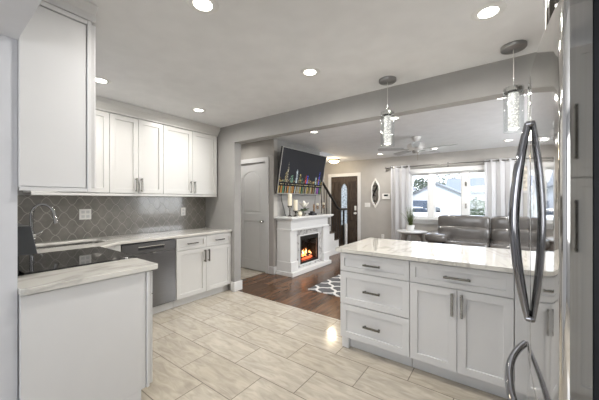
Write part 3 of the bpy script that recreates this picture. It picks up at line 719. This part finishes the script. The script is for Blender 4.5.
# pendants
def pendant(x, y, label):
    t = thing('pendant_light', label, 'pendant lamp', (x, y, CZ), 0)
    MB().lathe([(.078, -.001), (.078, -.022), (.072, -.028), (.0001, -.028)], (0, 0, 0), 28).build('canopy', 'dark_nickel', t, smooth=True)
    MB().tube([(0, 0, -.028), (0, 0, -.27)], .0016, 6).build('cord', 'white_plastic', t)
    MB().lathe([(.0045, -.235), (.0045, -.30)], (0, 0, 0), 10).lathe([(.034, -.30), (.034, -.345), (.0001, -.345)], (0, 0, 0), 24).lathe([(.0001, -.30), (.034, -.30)], n=24).lathe([(.056, -.312), (.059, -.312), (.059, -.335), (.056, -.335)], n=28, cap=False).box(-.057, .057, -.005, .005, -.325, -.319).box(-.005, .005, -.057, .057, -.325, -.319).build('chrome_cap', 'chrome', t, smooth=True)
    MB().lathe([(.062, -.305), (.062, -.625), (.058, -.625), (.058, -.305), (.062, -.305)], (0, 0, 0), 32, cap=False).build('glass_cylinder', 'clear_glass', t, smooth=True)
    MB().lathe([(.0001, -.348), (.033, -.348), (.033, -.600), (.0001, -.600)], (0, 0, 0), 24).build('crystal_rod', 'bubble_rod', t, smooth=True)
    lamp('pendant_lamp', 'POINT', (x, y, CZ-.66), (0, 0, 0), 2.0, (1, .93, .82), .04)
pendant(-.85, 2.56, 'glass cylinder pendant with glowing bubble rod, farther left one over the island')
pendant(.075, 2.54, 'glass cylinder pendant with glowing bubble rod, nearer one beside the refrigerator')
# ceiling fan
t = thing('ceiling_fan', 'white five-blade ceiling fan hanging from the living room ceiling', 'ceiling fan', (-1.22, 5.2, CZ))
MB().lathe([(.085, -.001), (.085, -.02), (.06, -.06), (.03, -.075), (.03, -.11)], n=24).build('canopy', 'fan_white', t, smooth=True)
MB().lathe([(.03, -.105), (.11, -.115), (.145, -.14), (.15, -.19), (.12, -.225), (.07, -.24), (.0001, -.24)], n=28).build('motor_housing', 'fan_white', t, smooth=True)
MB().lathe([(.06, -.238), (.065, -.265), (.05, -.285), (.0001, -.29)], n=20).build('switch_cup', 'fan_grey', t, smooth=True)
MB().tube([(.03, 0, -.285), (.03, 0, -.42)], .0025, 6).build('pull_chain', 'brass', t)
for k in range(5):
    a = math.radians(-5+72*k); bl = MB(); ca, sa = math.cos(a), math.sin(a)
    o = MB().box(.08, .22, -.018, .018, -.006, 0).box(.20, .25, -.045, .045, -.006, 0).build('blade_iron', 'fan_grey', t, bevel=.002); o.location = (0, 0, -.218); o.rotation_euler = (math.radians(0), 0, a)
    P = [(.22, -.05), (.60, -.068), (.645, -.055), (.665, 0), (.645, .055), (.60, .068), (.22, .05)]
    o2 = MB().prism(P, .001, .009).build('blade', 'blade_grey', t, bevel=.002); o2.location = (0, 0, -.218); o2.rotation_mode = 'ZYX'; o2.rotation_euler = (math.radians(12), 0, a)
    o2.rotation_mode = 'XYZ'

# ------------------------------------------------------------ fireplace
FX = -3.02
fp = thing('electric_fireplace', 'white mantel fireplace with grey marble surround and burning fire, under the television', 'fireplace', (-3.15, 4.51, 0))
def L(x0, x1, y0, y1, z0, z1): return (x0+3.15, x1+3.15, y0-4.51, y1-4.51, z0, z1)
MB().box(*L(-3.32, -2.93, 3.83, 5.20, .001, .075)).build('hearth_base', 'trim_white', fp, bevel=.006)
for a, b in ((3.86, 4.05), (4.98, 5.17)):
    MB().box(*L(-3.32, -3.0, a, b, .076, .815)).box(*L(-3.32, -2.975, a-.012, b+.012, .076, .25)).build('pilaster', 'trim_white', fp, bevel=.006)
MB().box(*L(-3.32, -3.0, 3.87, 5.16, .816, .985)).box(*L(-3.32, -2.97, 3.85, 5.18, .80, .835)).build('frieze', 'trim_white', fp, bevel=.006)
MB().box(*L(-3.32, -2.955, 3.835, 5.195, .985, 1.005)).box(*L(-3.32, -2.925, 3.80, 5.235, 1.005, 1.022)).box(*L(-3.32, -2.905, 3.775, 5.255, 1.022, 1.05)).build('mantel_shelf', 'trim_white', fp, bevel=.006)
MB().holed([(4.051-4.51, .076), (4.979-4.51, .076), (4.979-4.51, .799), (4.051-4.51, .799)], [[(4.22-4.51, .155), (4.82-4.51, .155), (4.82-4.51, .665), (4.22-4.51, .665)]], -3.08+3.15, -3.045+3.15, 'x').build('marble_surround', 'surround_marble', fp)
MB().holed([(4.20-4.51, .145), (4.84-4.51, .145), (4.84-4.51, .675), (4.20-4.51, .675)], [[(4.25-4.51, .19), (4.79-4.51, .19), (4.79-4.51, .595), (4.25-4.51, .595)]], -3.05+3.15, -3.035+3.15, 'x').build('firebox_frame', 'black_iron', fp, bevel=.003)
MB().holed([(4.180-4.51, .125), (4.86-4.51, .125), (4.86-4.51, .695), (4.18-4.51, .695)], [[(4.20-4.51, .145), (4.84-4.51, .145), (4.84-4.51, .675), (4.2-4.51, .675)]], -3.044+3.15, -3.034+3.15, 'x').build('outer_trim', 'trim_white', fp)
mb = MB(); mb.box(*L(-3.30, -3.29, 4.225, 4.815, .16, .66)).box(*L(-3.289, -3.082, 4.225, 4.235, .16, .66)).box(*L(-3.289, -3.082, 4.805, 4.815, .16, .66)).box(*L(-3.289, -3.082, 4.236, 4.804, .16, .17)).box(*L(-3.289, -3.082, 4.236, 4.804, .65, .66))
mb.build('firebox', 'black_iron', fp)
MB().box(*L(-3.056, -3.052, 4.255, 4.785, .195, .59)).build('fire_glass', 'fire_glass', fp)
for i, (y0, y1, x0, x1, z, r) in enumerate([(4.30, 4.72, -3.13, -3.16, .225, .03), (4.33, 4.76, -3.21, -3.17, .23, .032), (4.36, 4.66, -3.22, -3.12, .28, .026), (4.52, 4.74, -3.11, -3.2, .28, .022)]):
    P = [(x0+(x1-x0)*k/5+3.15, y0+(y1-y0)*k/5-4.51, z+.008*math.sin(k*2+i)) for k in range(6)]
    MB().tube(P, [r*.9, r, r*1.05, r*.95, r, r*.85], 10).build('log', 'log', fp, smooth=True)
MB().cushion(*L(-3.24, -3.09, 4.29, 4.75, .19, .235), e=.6).build('ember_bed', 'ember', fp, smooth=True)
rnd = random.Random(3)
for k in range(13):
    y = 4.30+.036*k+rnd.uniform(-.01, .01); x = -3.155+rnd.uniform(-.03, .03); h = rnd.uniform(.06, .135)*(1.15 if 3 < k < 9 else .75)
    P = [(x+3.15, y-4.51+.018*math.sin(j*1.3+k), .25+h*j/6) for j in range(7)]
    MB().tube(P, [.012, .024, .026, .021, .014, .007, .001], 8, flat=.5).build('flame', 'flame_core' if k % 3 == 1 else 'flame', fp, smooth=True)

# ------------------------------------------------------------ television (tilted down), on an arm
def tvscreen(Wd, H):
    nx, ny = 132, 60
    rd = random.Random(11); import colorsys
    cols = [[(.012, .013, .018)]*ny for _ in range(nx)]
    g = [[None]*ny for _ in range(nx)]
    hz = 17
    for i in range(nx):
        for j in range(ny):
            g[i][j] = (.020+.006*j/ny, .021+.005*j/ny, .028) if j > hz else (.006, .007, .010)
    def bld(c, w, h, tone, lit):
        for i in range(max(0, c-w), min(nx, c+w+1)):
            top = h if abs(i-c) < w or w < 2 else h-2
            for j in range(15, 15+top):
                k = rd.choice([.12, .3, .7, 1.3]) if rd.random() < lit else .05
                g[i][j] = tuple(min(1, t*k) for t in tone)
    for c in range(0, nx, 3): bld(c, 2, rd.choice([3, 3, 4, 5, 6, 8]), rd.choice([(.5, .36, .14), (.45, .38, .2), (.35, .33, .26), (.16, .24, .18), (.2, .2, .22), (.42, .28, .14)]), .6)
    for c, w, h, tone in ((18, 3, 14, (.42, .34, .18)), (20, 1, 21, (.5, .45, .33)), (20, 0, 28, (.45, .42, .34)), (33, 3, 10, (.2, .35, .25)), (46, 2, 19, (.62, .70, .74)), (56, 2, 13, (.5, .42, .2)), (74, 2, 10, (.75, .10, .06)), (74, 0, 14, (.8, .1, .1)), (79, 1, 12, (.12, .14, .7)), (107, 2, 12, (.5, .62, .66)), (117, 2, 12, (.6, .22, .08)), (118, 1, 17, (.08, .12, .85)), (118, 0, 20, (.1, .15, .9))): bld(c, w, h, tone, .85)
    for i in range(nx):
        if rd.random() < .5: g[i][12] = (.5, .42, .25)
        for j in range(10, 12): g[i][j] = (.004, .004, .006)
    c = 0
    while c < nx:
        w = rd.choice([2, 3, 4]); tone = rd.choice([(.45, .34, .12), (.5, .45, .3), (.35, .35, .3), (.1, .22, .14), (.25, .2, .1), (.45, .22, .06)])
        if 44 <= c < 48: tone = (.6, .68, .7)
        if 71 <= c < 77: tone = (.8, .06, .08)
        if 114 <= c < 120: tone = (.4, .15, .5)
        for i in range(c, min(nx, c+w)):
            for j in range(0, 10): g[i][j] = tuple(x*rd.uniform(.6, 1.1) for x in tone)
        c += w+rd.choice([1, 1, 2, 3])
    mb = MB(); v = [[mb.bm.verts.new((-Wd/2+Wd*i/nx, 0, H*j/ny)) for j in range(ny+1)] for i in range(nx+1)]
    for i in range(nx):
        for j in range(ny): mb.bm.faces.new((v[i][j], v[i+1][j], v[i+1][j+1], v[i][j+1]))
    o = mb.build('screen', 'screen_picture')
    at = o.data.color_attributes.new('pic', 'FLOAT_COLOR', 'CORNER')
    for p in o.data.polygons:
        c = p.center; i = min(nx-1, int((c.x+Wd/2)/Wd*nx)); j = min(ny-1, int(c.z/H*ny))
        for li in p.loop_indices: at.data[li].color = g[i][j]+(1,)
    return o
TW, TH = 1.50, .85
tv = thing('television', 'large wall television tilted down, showing a city skyline at night', 'television', (-3.235, 4.515, 1.465), R90)
tilt = math.radians(10)
tvb = MB().box(-TW/2, TW/2, .012, .045, 0, TH).build('tv_body', 'black_plastic', tv, bevel=.004); tvb.rotation_euler = (tilt, 0, 0)
bz = MB().holed(rect(-TW/2, TW/2, 0, TH), [rect(-TW/2+.012, TW/2-.012, .018, TH-.012)], 0, .0115, 'y').build('bezel', 'chrome' if False else 'fan_grey', tv, bevel=.001); bz.rotation_euler = (tilt, 0, 0)
sc = tvscreen(TW-.02, TH-.026); sc.parent = tv; sc.rotation_euler = (tilt, 0, 0); sc.location = (0, .008*math.cos(tilt)-.016*math.sin(tilt), .016)
MB().box(-.2, .2, .10, .122, .12, .58).box(-.03, .03, .03, .10, .3, .4).build('wall_mount', 'black_iron', tv)
tag(MB().tube([(-3.27, 3.93, 1.475), (-3.28, 3.95, 1.35), (-3.26, 3.99, 1.2), (-3.24, 4.0, 1.10), (-3.23, 4.01, 1.0575)], .005, 8).build('power_cable', 'black_plastic', smooth=True), 'black cable hanging from the left bottom corner of the television to the mantel', 'cable')
tag(MB().tube([(-3.27, 5.10, 1.475), (-3.28, 5.09, 1.35), (-3.27, 5.06, 1.2), (-3.26, 5.05, 1.0575)], .004, 8).build('power_cable', 'black_plastic', smooth=True), 'black cable hanging from the right bottom of the television to the mantel', 'cable')

# ------------------------------------------------------------ mantel decorations
MZ = 1.0505
def candlestick(y, x, hs, hc, label, group='pillar candles on mantel'):
    t = thing('candle_holder', label, 'candle', (x, y, MZ))
    MB().lathe([(.04, 0), (.042, .01), (.014, .025), (.012, hs*.5), (.02, hs*.6), (.012, hs*.7), (.045, hs-.01), (.045, hs)], n=16).build('holder', 'nickel', t, smooth=True)
    MB().lathe([(.038, hs+.0005), (.039, hs+hc), (.005, hs+hc-.003)], n=16).build('candle', 'candle', t, smooth=True)
    MB().tube([(0, 0, hs+hc-.003), (.002, 0, hs+hc+.012)], .0015, 5).build('wick', 'black_plastic', t)
candlestick(4.02, -3.14, .20, .22, 'tallest ivory pillar candle on a metal holder, at the left of the mantel')
candlestick(4.09, -3.06, .11, .20, 'shorter ivory pillar candle just right of the tallest one')
t = thing('small_vase', 'small round cream vase at the front of the mantel, below the candles', 'vase', (-3.02, 4.17, MZ))
MB().lathe([(.025, 0), (.045, .03), (.045, .06), (.025, .09), (.03, .10), (.022, .10), (.02, .02), (.0001, .015)], n=20).build('vase_body', 'candle', t, smooth=True)
t = thing('flower_arrangement', 'large cream magnolia flower with dark leaves in a low bowl on the mantel', 'flowers', (-3.11, 4.40, MZ))
MB().lathe([(.04, 0), (.06, .03), (.055, .06), (.045, .06), (.0001, .02)], n=20).build('bowl', 'nickel', t, smooth=True)
MB().tube([(0, 0, .02), (.01, 0, .10), (.03, -.01, .16)], .006, 6).build('stem', 'leaf_dark', t)
def leafmesh(L_, Wd, cup=.3, n=6):
    mb = MB(); prev = None
    top = []
    for i in range(n+1):
        s = i/n; w = Wd*math.sin(PI*min(.999, s**.8))*.5+.001
        top.append([mb.bm.verts.new((L_*s, q*w, cup*L_*s*s+abs(q)*w*.4)) for q in (-1, 0, 1)])
    for a, b in zip(top, top[1:]):
        for q in (0, 1): mb.bm.faces.new((a[q], a[q+1], b[q+1], b[q]))
    return mb
def leafobj(name, mat, parent, L_, Wd, cup, loc, rot):
    o = leafmesh(L_, Wd, cup).build(name, mat, parent, smooth=True); o.location = loc; o.rotation_euler = rot
    s = o.modifiers.new('thick', 'SOLIDIFY'); s.thickness = .0015
    return o
for k in range(6): leafobj('petal', 'petal', t, .135, .115, .45, (.03, -.01, .155), (0, -.35, k*PI/3))
for k in range(5): leafobj('petal', 'petal', t, .10, .085, .9, (.03, -.01, .16), (0, -.8, k*PI/2.5+.4))
for k, (a, e2) in enumerate([(-1.7, -.1), (-1.2, .1), (1.3, -.1), (1.8, .15), (.2, .2), (2.6, -.2), (-2.4, -.5)]): leafobj('leaf', 'leaf_dark', t, .16, .07, .1, (0, 0, .085), (0, -e2-.15, a))
t = thing('black_box', 'small black box lying on the mantel right of the flower', 'box', (-3.06, 4.66, MZ))
MB().box(-.05, .05, -.08, .08, 0, .045).build('box_base', 'black_plastic', t, bevel=.004); MB().cushion(-.04, .04, -.06, .06, .0455, .08, e=.6).build('rounded_lid', 'black_plastic', t, smooth=True)
t = thing('taper_figure', 'slim brown carved candle standing right of the black box on mantel', 'candle', (-3.12, 4.80, MZ))
MB().lathe([(.03, 0), (.03, .012), (.016, .03), (.022, .09), (.014, .12), (.022, .17), (.018, .21), (.001, .225)], n=14).build('carved_body', 'candle_brown', t, smooth=True)
t = thing('glass_tray', 'small pale tray at the mantel front between brown candle and goblets', 'tray', (-3.0, 4.86, MZ))
MB().lathe([(.055, 0), (.065, .012), (.06, .012), (.05, .004), (.0001, .004)], n=20).build('tray_dish', 'table_white', t, smooth=True)
def goblet(y, x, s, label):
    t = thing('candle_goblet', label, 'candle holder', (x, y, MZ))
    MB().lathe([(.035, 0), (.035, .006), (.006, .014), (.006, .08*s), (.03, .11*s), (.036, .15*s), (.034, .22*s), (.031, .22*s), (.032, .15*s), (.0001, .115*s)], n=20).build('glass', 'clear_glass', t, smooth=True)
    MB().lathe([(.024, .125*s), (.026, .20*s), (.0001, .205*s)], n=16).build('candle', 'candle_brown', t, smooth=True)
    MB().lathe([(.029, .2055*s), (.027, .245*s), (.0001, .25*s)], n=16).build('candle_top', 'candle', t, smooth=True)
goblet(4.97, -3.14, .95, 'left one of two stemmed glass candle goblets at the right of the mantel')
goblet(5.15, -3.10, 1.0, 'right one of two stemmed glass candle goblets, at the mantel end')

# ------------------------------------------------------------ stairs and railing
st = thing('staircase', 'wooden staircase with white risers rising behind the fireplace wall', 'stairs', (-3.9, 6.55, 0))
RUN, RISE = .235, .19
for k in range(11):
    y1 = -RUN*k; z = RISE*(k+1)
    xr = .575 if 6.55+y1-RUN > 5.40 else .445
    MB().box(-.44, min(xr, .548)-.01, y1-RUN+.001, y1-.012, .001 if k == 0 else z-RISE-.03, z-.032).build('riser', 'trim_white', st)
    MB().box(-.445, xr, y1-RUN+.002, y1+.022, z-.03, z).build('tread', 'door_wood', st, bevel=.006)
P = [(0, .001)]
for k in range(5): P += [(-RUN*k, RISE*(k+1)-.032), (-RUN*(k+1), RISE*(k+1)-.032)]
P += [(-RUN*5, .001)]
MB().prism(P, .54, .552, 'x').build('side_skirt', 'trim_white', st)
baseb('baseboard_stairs', -3.345, -3.33, 5.39, 6.53, .13)
rl = thing('stair_railing', 'black iron stair railing ending at the foot of the stairs near the front door', 'railing', (-3.365, 6.0, 0))
def rz_(y): return 1.18+(6.25-y)*.83
P = [(0, y-6.0, rz_(y)) for y in (5.42, 5.6, 5.8, 6.0, 6.2, 6.28)]+[(0, .34, 1.135), (0, .42, 1.11), (0, .52, 1.11), (0, .78, 1.11)]
MB().tube(P, .028, 10, flat=1.1).build('handrail', 'black_iron', rl, smooth=True)
for k in range(9):
    y = 5.50+.117*k
    st_i = int((6.55-y)/RUN); zb = RISE*(st_i+1)+.001
    mb = MB().box(-.006, .006, y-6.0-.006, y-6.0+.006, zb, (rz_(y) if y < 6.3 else 1.12)-.02)
    mb.lathe([(.006, zb+.30), (.012, zb+.34), (.012, zb+.40), (.006, zb+.44)], (0, y-6.0, 0), 8)
    mb.build('baluster', 'black_iron', rl)
MB().box(-.02, .02, .60, .64, .001, 1.09).build('newel_post', 'black_iron', rl, bevel=.003)
MB().box(-.03, .03, .72, .78, .001, .72).build('white_post', 'trim_white', rl, bevel=.004)

# ------------------------------------------------------------ rug, mirror, picture
tag(MB().prism(rrect(-2.36, -.75, 3.45, 5.65, .02, 3), .001, .014).build('area_rug', 'rug_wool', bevel=.004), 'charcoal rug with a white trellis pattern on the dark wood floor', 'rug')
t = thing('wall_mirror', 'slim ornate white framed mirror on the wall between door and thermostat', 'mirror', (-2.75, FW-.002, 1.54))
def scallop(k, n=48):
    P = []
    for i in range(n):
        a = 2*PI*i/n; w = 1+.10*math.cos(6*a)
        P.append((.115*k*math.sin(a)*w*(1-.12*math.cos(2*a)), -.39*k**.7*math.cos(a)*(1+.04*math.cos(8*a))))
    return P
MB().holed(scallop(1), [scallop(.74)], -.028, 0, 'y').build('frame', 'mirror_frame', t, bevel=.005)
MB().prism(scallop(.78), -.012, -.004, 'y').build('mirror_glass', 'mirror_silver', t)
t = thing('framed_picture', 'framed floral picture on the front wall right of the curtain, by the refrigerator handle', 'picture', (.57, FW-.002, 1.50))
MB().holed(rect(-.25, .25, 0, .60), [rect(-.20, .20, .05, .55)], -.03, 0, 'y').build('frame', 'picture_frame', t, bevel=.004)
MB().box(-.205, .205, -.012, -.002, .045, .555).build('canvas', 'canvas', t)

# ------------------------------------------------------------ curtains
rod = thing('curtain_rod', 'grey metal curtain rod above the living room window', 'curtain rod', (-1.0, FW-.10, 2.19))
MB().tube([(-1.40, 0, 0), (1.42, 0, 0)], .014, 12).build('rod', 'curtain_rod', rod, smooth=True)
for x in (-1.40, 1.42):
    s = 1 if x > 0 else -1
    MB().lathe([(.014, x), (.026, x+s*.008), (.03, x+s*.03), (.02, x+s*.055), (.001, x+s*.065)], (0, 0, 0), 14, 'x').build('finial', 'curtain_rod', rod, smooth=True)
for x in (-1.33, 0, 1.35): MB().box(x-.008, x+.008, -.018, .098, -.03, -.016).box(x-.02, x+.02, .088, .098, -.05, .05).build('bracket', 'curtain_rod', rod)
def curtain(x0, x1, folds, label):
    t = thing('curtain', label, 'curtain', ((x0+x1)/2, FW-.10, 0))
    mb = MB(); n = folds*14; nz = 16; w = x1-x0; g = []
    for i in range(n+1):
        s = i/n; r = []
        for j in range(nz+1):
            z = .03+(2.225-.03)*j/nz
            amp = .034*(1-.15*math.sin(j*.5)); ph = 2*PI*folds*s+.25*math.sin(j*.35+s*6)
            r.append(mb.bm.verts.new((-w/2+w*s+.012*math.sin(2*ph), amp*math.sin(ph)+.004, z)))
        g.append(r)
    for i in range(n):
        for j in range(nz): mb.bm.faces.new((g[i][j], g[i+1][j], g[i+1][j+1], g[i][j+1]))
    o = mb.build('panel', 'sheer_curtain', t, smooth=True); so = o.modifiers.new('thick', 'SOLIDIFY'); so.thickness = .002
    for k in range(folds):
        x = -w/2+w*(k+.5)/folds; MB().lathe([(.018, x-.004), (.028, x-.004), (.028, x+.004), (.018, x+.004)], (0, 0, 2.19), 16, 'x', cap=False).build('grommet', 'nickel', t, smooth=True)
curtain(-2.30, -1.82, 3, 'white sheer curtain at the left side of the window, behind the plant')
curtain(-.28, .36, 4, 'white sheer curtain at the right side of the window, behind the sofa')

# ------------------------------------------------------------ side table and plant
t = thing('side_table', 'small round white-topped side table with splayed grey legs by the left curtain', 'table', (-1.68, 6.80, 0))
MB().lathe([(.0001, .595), (.305, .595), (.33, .61), (.33, .63), (.32, .636), (.0001, .636)], n=40).build('table_top', 'table_white', t, smooth=True)
MB().lathe([(.0001, .56), (.24, .56), (.24, .594), (.0001, .594)], n=32).build('apron', 'driftwood', t, smooth=True)
for a in (.6, 2.54, 3.74, 5.68):
    ca, sa = math.cos(a), math.sin(a)
    MB().tube([(.19*ca, .19*sa, .559), (.25*ca, .25*sa, .3), (.31*ca, .31*sa, .001)], [.042, .032, .02], 10).build('leg', 'driftwood', t, smooth=True)
t = thing('potted_grass', 'green spiky grass plant in a white pot on the round side table', 'plant', (-1.70, 6.72, .637))
MB().lathe([(.07, 0), (.075, .005), (.095, .13), (.095, .14), (.085, .14), (.082, .12), (.0001, .12)], n=24).build('pot', 'pot_white', t, smooth=True)
MB().lathe([(.081, .121), (.0001, .126)], n=16).build('soil', 'soil', t)
rd = random.Random(5); mb = MB()
for k in range(70):
    a = rd.uniform(0, 2*PI); sp_ = rd.uniform(.01, .16); h = rd.uniform(.26, .50); r0 = rd.uniform(0, .045)
    if k < 5: sp_ = .20; a = PI+rd.uniform(-.6, .6); h = .32
    P = [(r0*math.cos(a)+sp_*math.cos(a)*(q/5)**1.5, r0*math.sin(a)+sp_*math.sin(a)*(q/5)**1.5, .115+h*q/5) for q in range(6)]
    mb.tube(P, [.006, .0065, .006, .005, .0035, .001], 5, flat=.4)
mb.build('grass_blades', 'grass_blade', t, smooth=True)

# ------------------------------------------------------------ sofa
sf = thing('leather_sofa', 'brown-grey leather reclining sofa with puffy cushions under the window', 'sofa', (.30, 6.6, 0))
ox, oy = .30, 6.6
def Cu(x0, x1, y0, y1, z0, z1, e=.35): return MB().cushion(x0-ox, x1-ox, y0-oy, y1-oy, z0, z1, e)
MB().box(-1.08-ox, 1.58-ox, 6.25-oy, 7.02-oy, .06, .40).build('base', 'leather', sf, bevel=.03)
for a, b in ((-1.14, -.17), (-.165, .80), (.805, 1.56)):
    Cu(max(a, -.93), b, 6.08, 6.82, .34, .56, .3).build('seat_cushion', 'leather', sf, smooth=True)
    mbk = Cu(a, b, 6.70, 7.04, .50, .80, .35); mbk.build('lumbar_cushion', 'leather', sf, smooth=True)
    Cu(a, b, 6.76, 7.10, .70, 1.03, .32).build('head_cushion', 'leather', sf, smooth=True)
    Cu(a+.02, b-.02, 6.02, 6.22, .10, .40, .3).build('footrest', 'leather', sf, smooth=True)
for a, b in ((-1.23, -.93), (1.53, 1.78)):
    MB().box(a+.02-ox, b-.02-ox, 6.12-oy, 7.02-oy, .06, .52).build('arm_base', 'leather', sf, bevel=.03)
    Cu(a-.05, b+.08, 6.0, 6.80, .50, .69, .5).build('arm_cushion', 'leather', sf, smooth=True)
for x in (-1.0, 1.5):
    for y in (6.3, 6.95): MB().lathe([(.025, .001), (.03, .058)], (x-ox, y-oy, 0), 10).build('foot', 'black_plastic', sf)

# ------------------------------------------------------------ outdoors
GZ = -.42
struct(MB().box(-60, 60, FW+.3, 120, GZ-.2, GZ).build('ground_lawn', 'lawn'))
struct(MB().box(-60, 60, 14, 21, GZ, GZ+.02).build('ground_street', 'asphalt'))
def house(name, label, cx, cy, w, d, he, hp, wall='siding', roof='roof_grey', ridge='y', win=()):
    t = thing(name, label, 'house', (cx, cy, GZ))
    if ridge == 'y':
        MB().prism([(-w/2, 0), (w/2, 0), (w/2, he), (0, hp), (-w/2, he)], 0, d, 'y').build('walls', wall, t)
        s = (hp-he)/(w/2); o_ = .3
        MB().prism([(-w/2-o_, he-o_*s+.02), (0, hp+.02), (w/2+o_, he-o_*s+.02), (w/2+o_, he-o_*s+.16), (0, hp+.18), (-w/2-o_, he-o_*s+.16)], -.25, d+.2, 'y').build('roof', roof, t)
    else:
        MB().prism([(0, 0), (d, 0), (d, he), (d/2, hp), (0, he)], -w/2, w/2, 'x').build('walls', wall, t)
        s = (hp-he)/(d/2); o_ = .35
        MB().prism([(-o_, he-o_*s+.02), (d/2, hp+.02), (d+o_, he-o_*s+.02), (d+o_, he-o_*s+.16), (d/2, hp+.18), (-o_, he-o_*s+.16)], -w/2-.3, w/2+.3, 'x').build('roof', roof, t)
    for q in win:
        MB().box(q[0], q[1], -.06, -.01, q[2], q[3]).build('window' if q[4] else 'garage_door', 'car_glass' if q[4] == 1 else 'trim_white', t)
    return t
def at(px, d):
    a = (px-299.5)/277; return (d*(-.588+.809*a), d*(.809+.588*a))
x, y = at(436, 31); house('garage', 'white gabled garage seen through the middle of the window', x, y, 5.0, 7, 2.35, 3.55, win=((-1.6, 1.6, .1, 2.1, 0), ))
x, y = at(468, 42); house('neighbour_house', 'white house with a blue-grey roof right behind the garage', x+1.5, y, 9, 8, 3.0, 5.2, roof='roof_blue', ridge='x', win=((-3.4, -2.2, 1.2, 2.3, 1), (.4, 1.5, 1.2, 2.3, 1)))
x, y = at(404, 26); house('side_house', 'pale house wall and eave at the left edge of the window', x-3.4, y+2, 5, 5, 3.2, 6.2, win=())
x, y = at(507, 33); house('far_right_house', 'white house with grey roof at the right of the window', x, y, 6, 7, 2.8, 4.6, roof='roof_grey', ridge='x')
def foliage(name, mat, parent, n, rx, ry, rz0, cz, ls, seed):
    rd = random.Random(seed); mb = MB()
    for _ in range(n):
        while True:
            v = Vector((rd.uniform(-1, 1), rd.uniform(-1, 1), rd.uniform(-1, 1)))
            if .25 < v.length < 1: break
        lump = 1+.18*math.sin(v.x*7+seed)*math.cos(v.z*6)
        c = Vector((v.x*rx*lump, v.y*ry*lump, cz+v.z*rz0*lump))
        a = Vector((rd.gauss(0, 1), rd.gauss(0, 1), rd.gauss(0, 1))).normalized(); b = a.orthogonal().normalized(); s = ls*rd.uniform(.6, 1.3)
        mb.bm.faces.new([mb.bm.verts.new(c+a*s), mb.bm.verts.new(c+b*s*.6), mb.bm.verts.new(c-a*s), mb.bm.verts.new(c-b*s*.6)])
    return mb.build(name, mat, parent)
def tree(px, d, h, r, label, seed):
    x, y = at(px, d); t = thing('tree', label, 'tree', (x, y, GZ), 0)
    MB().tube([(0, 0, 0), (.1, 0, h*.35), (0, .1, h*.7)], [.28, .2, .1], 8).build('trunk', 'bark', t, smooth=True)
    foliage('crown', 'tree_leaf', t, 900, r, r, h*.36, h*.66, .22, seed)
tree(424, 48, 5.6, 2.3, 'leafy tree rising behind the left slope of the garage roof', 1)
tree(452, 60, 8.0, 4.6, 'broad leafy tree behind the houses, centre of the window', 2)
tree(436, 80, 7.0, 2.6, 'smaller tree just left of the broad tree behind the houses', 4)
x, y = at(478, 21); t = thing('garden_bush', 'green bush in the right part of the window', 'bush', (x, y, GZ))
foliage('bush_foliage', 'bush_leaf', t, 900, .75, .6, .95, .95, .09, 9); MB().tube([(0, 0, 0), (0, 0, .7)], .05, 6).build('stem', 'bark', t)
x0, y0 = at(453, 27); x1, y1 = at(466, 27)
fe = thing('picket_fence', 'white picket fence between the garage and the right house', 'fence', (x0, y0, GZ), math.atan2(y1-y0, x1-x0))
fw = math.hypot(x1-x0, y1-y0)
MB().box(0, fw, .02, .05, .35, .42).box(0, fw, .02, .05, 1.05, 1.12).build('rails', 'siding', fe)
for k in range(9): MB().prism([(0, 0), (.09, 0), (.09, 1.28), (.045, 1.36), (0, 1.28)], 0, .018, 'y').build('picket', 'siding', fe, loc=(fw*k/8-.045, 0, 0))
def car(px, d, rz, s, label, paint):
    x, y = at(px, d); t = thing('parked_car', label, 'car', (x, y, GZ+.02), rz)
    MB().prism([(-2.2, .3), (2.2, .3), (2.25, .75), (2.0, .92), (1.1, 1.0), (-2.1, 1.02), (-2.25, .7)], -.88, .88, 'y').build('car_body', paint, t, bevel=.06)
    MB().prism([(1.05, 1.0), (.45, 1.5*s), (-1.5, 1.52*s), (-2.0, 1.02)], -.76, .76, 'y').build('cabin', 'car_glass', t, bevel=.05)
    MB().prism([(.45, 1.5*s), (-1.5, 1.52*s), (-1.45, 1.56*s), (.4, 1.54*s)], -.72, .72, 'y').build('car_roof', paint, t, bevel=.01)
    for a in (-1.4, 1.4):
        for b in (-.9, .9): MB().lathe([(.0001, b-.09), (.32, b-.09), (.32, b+.09), (.0001, b+.09)], (a, 0, .325), 18, 'y').build('wheel', 'tyre', t, smooth=True)
car(425, 29, 1.45, 1.1, 'dark sport utility vehicle parked before the garage', 'car_dark')
car(414, 17.5, .35, .85, 'white car parked close to the window, behind the plant', 'car_white')
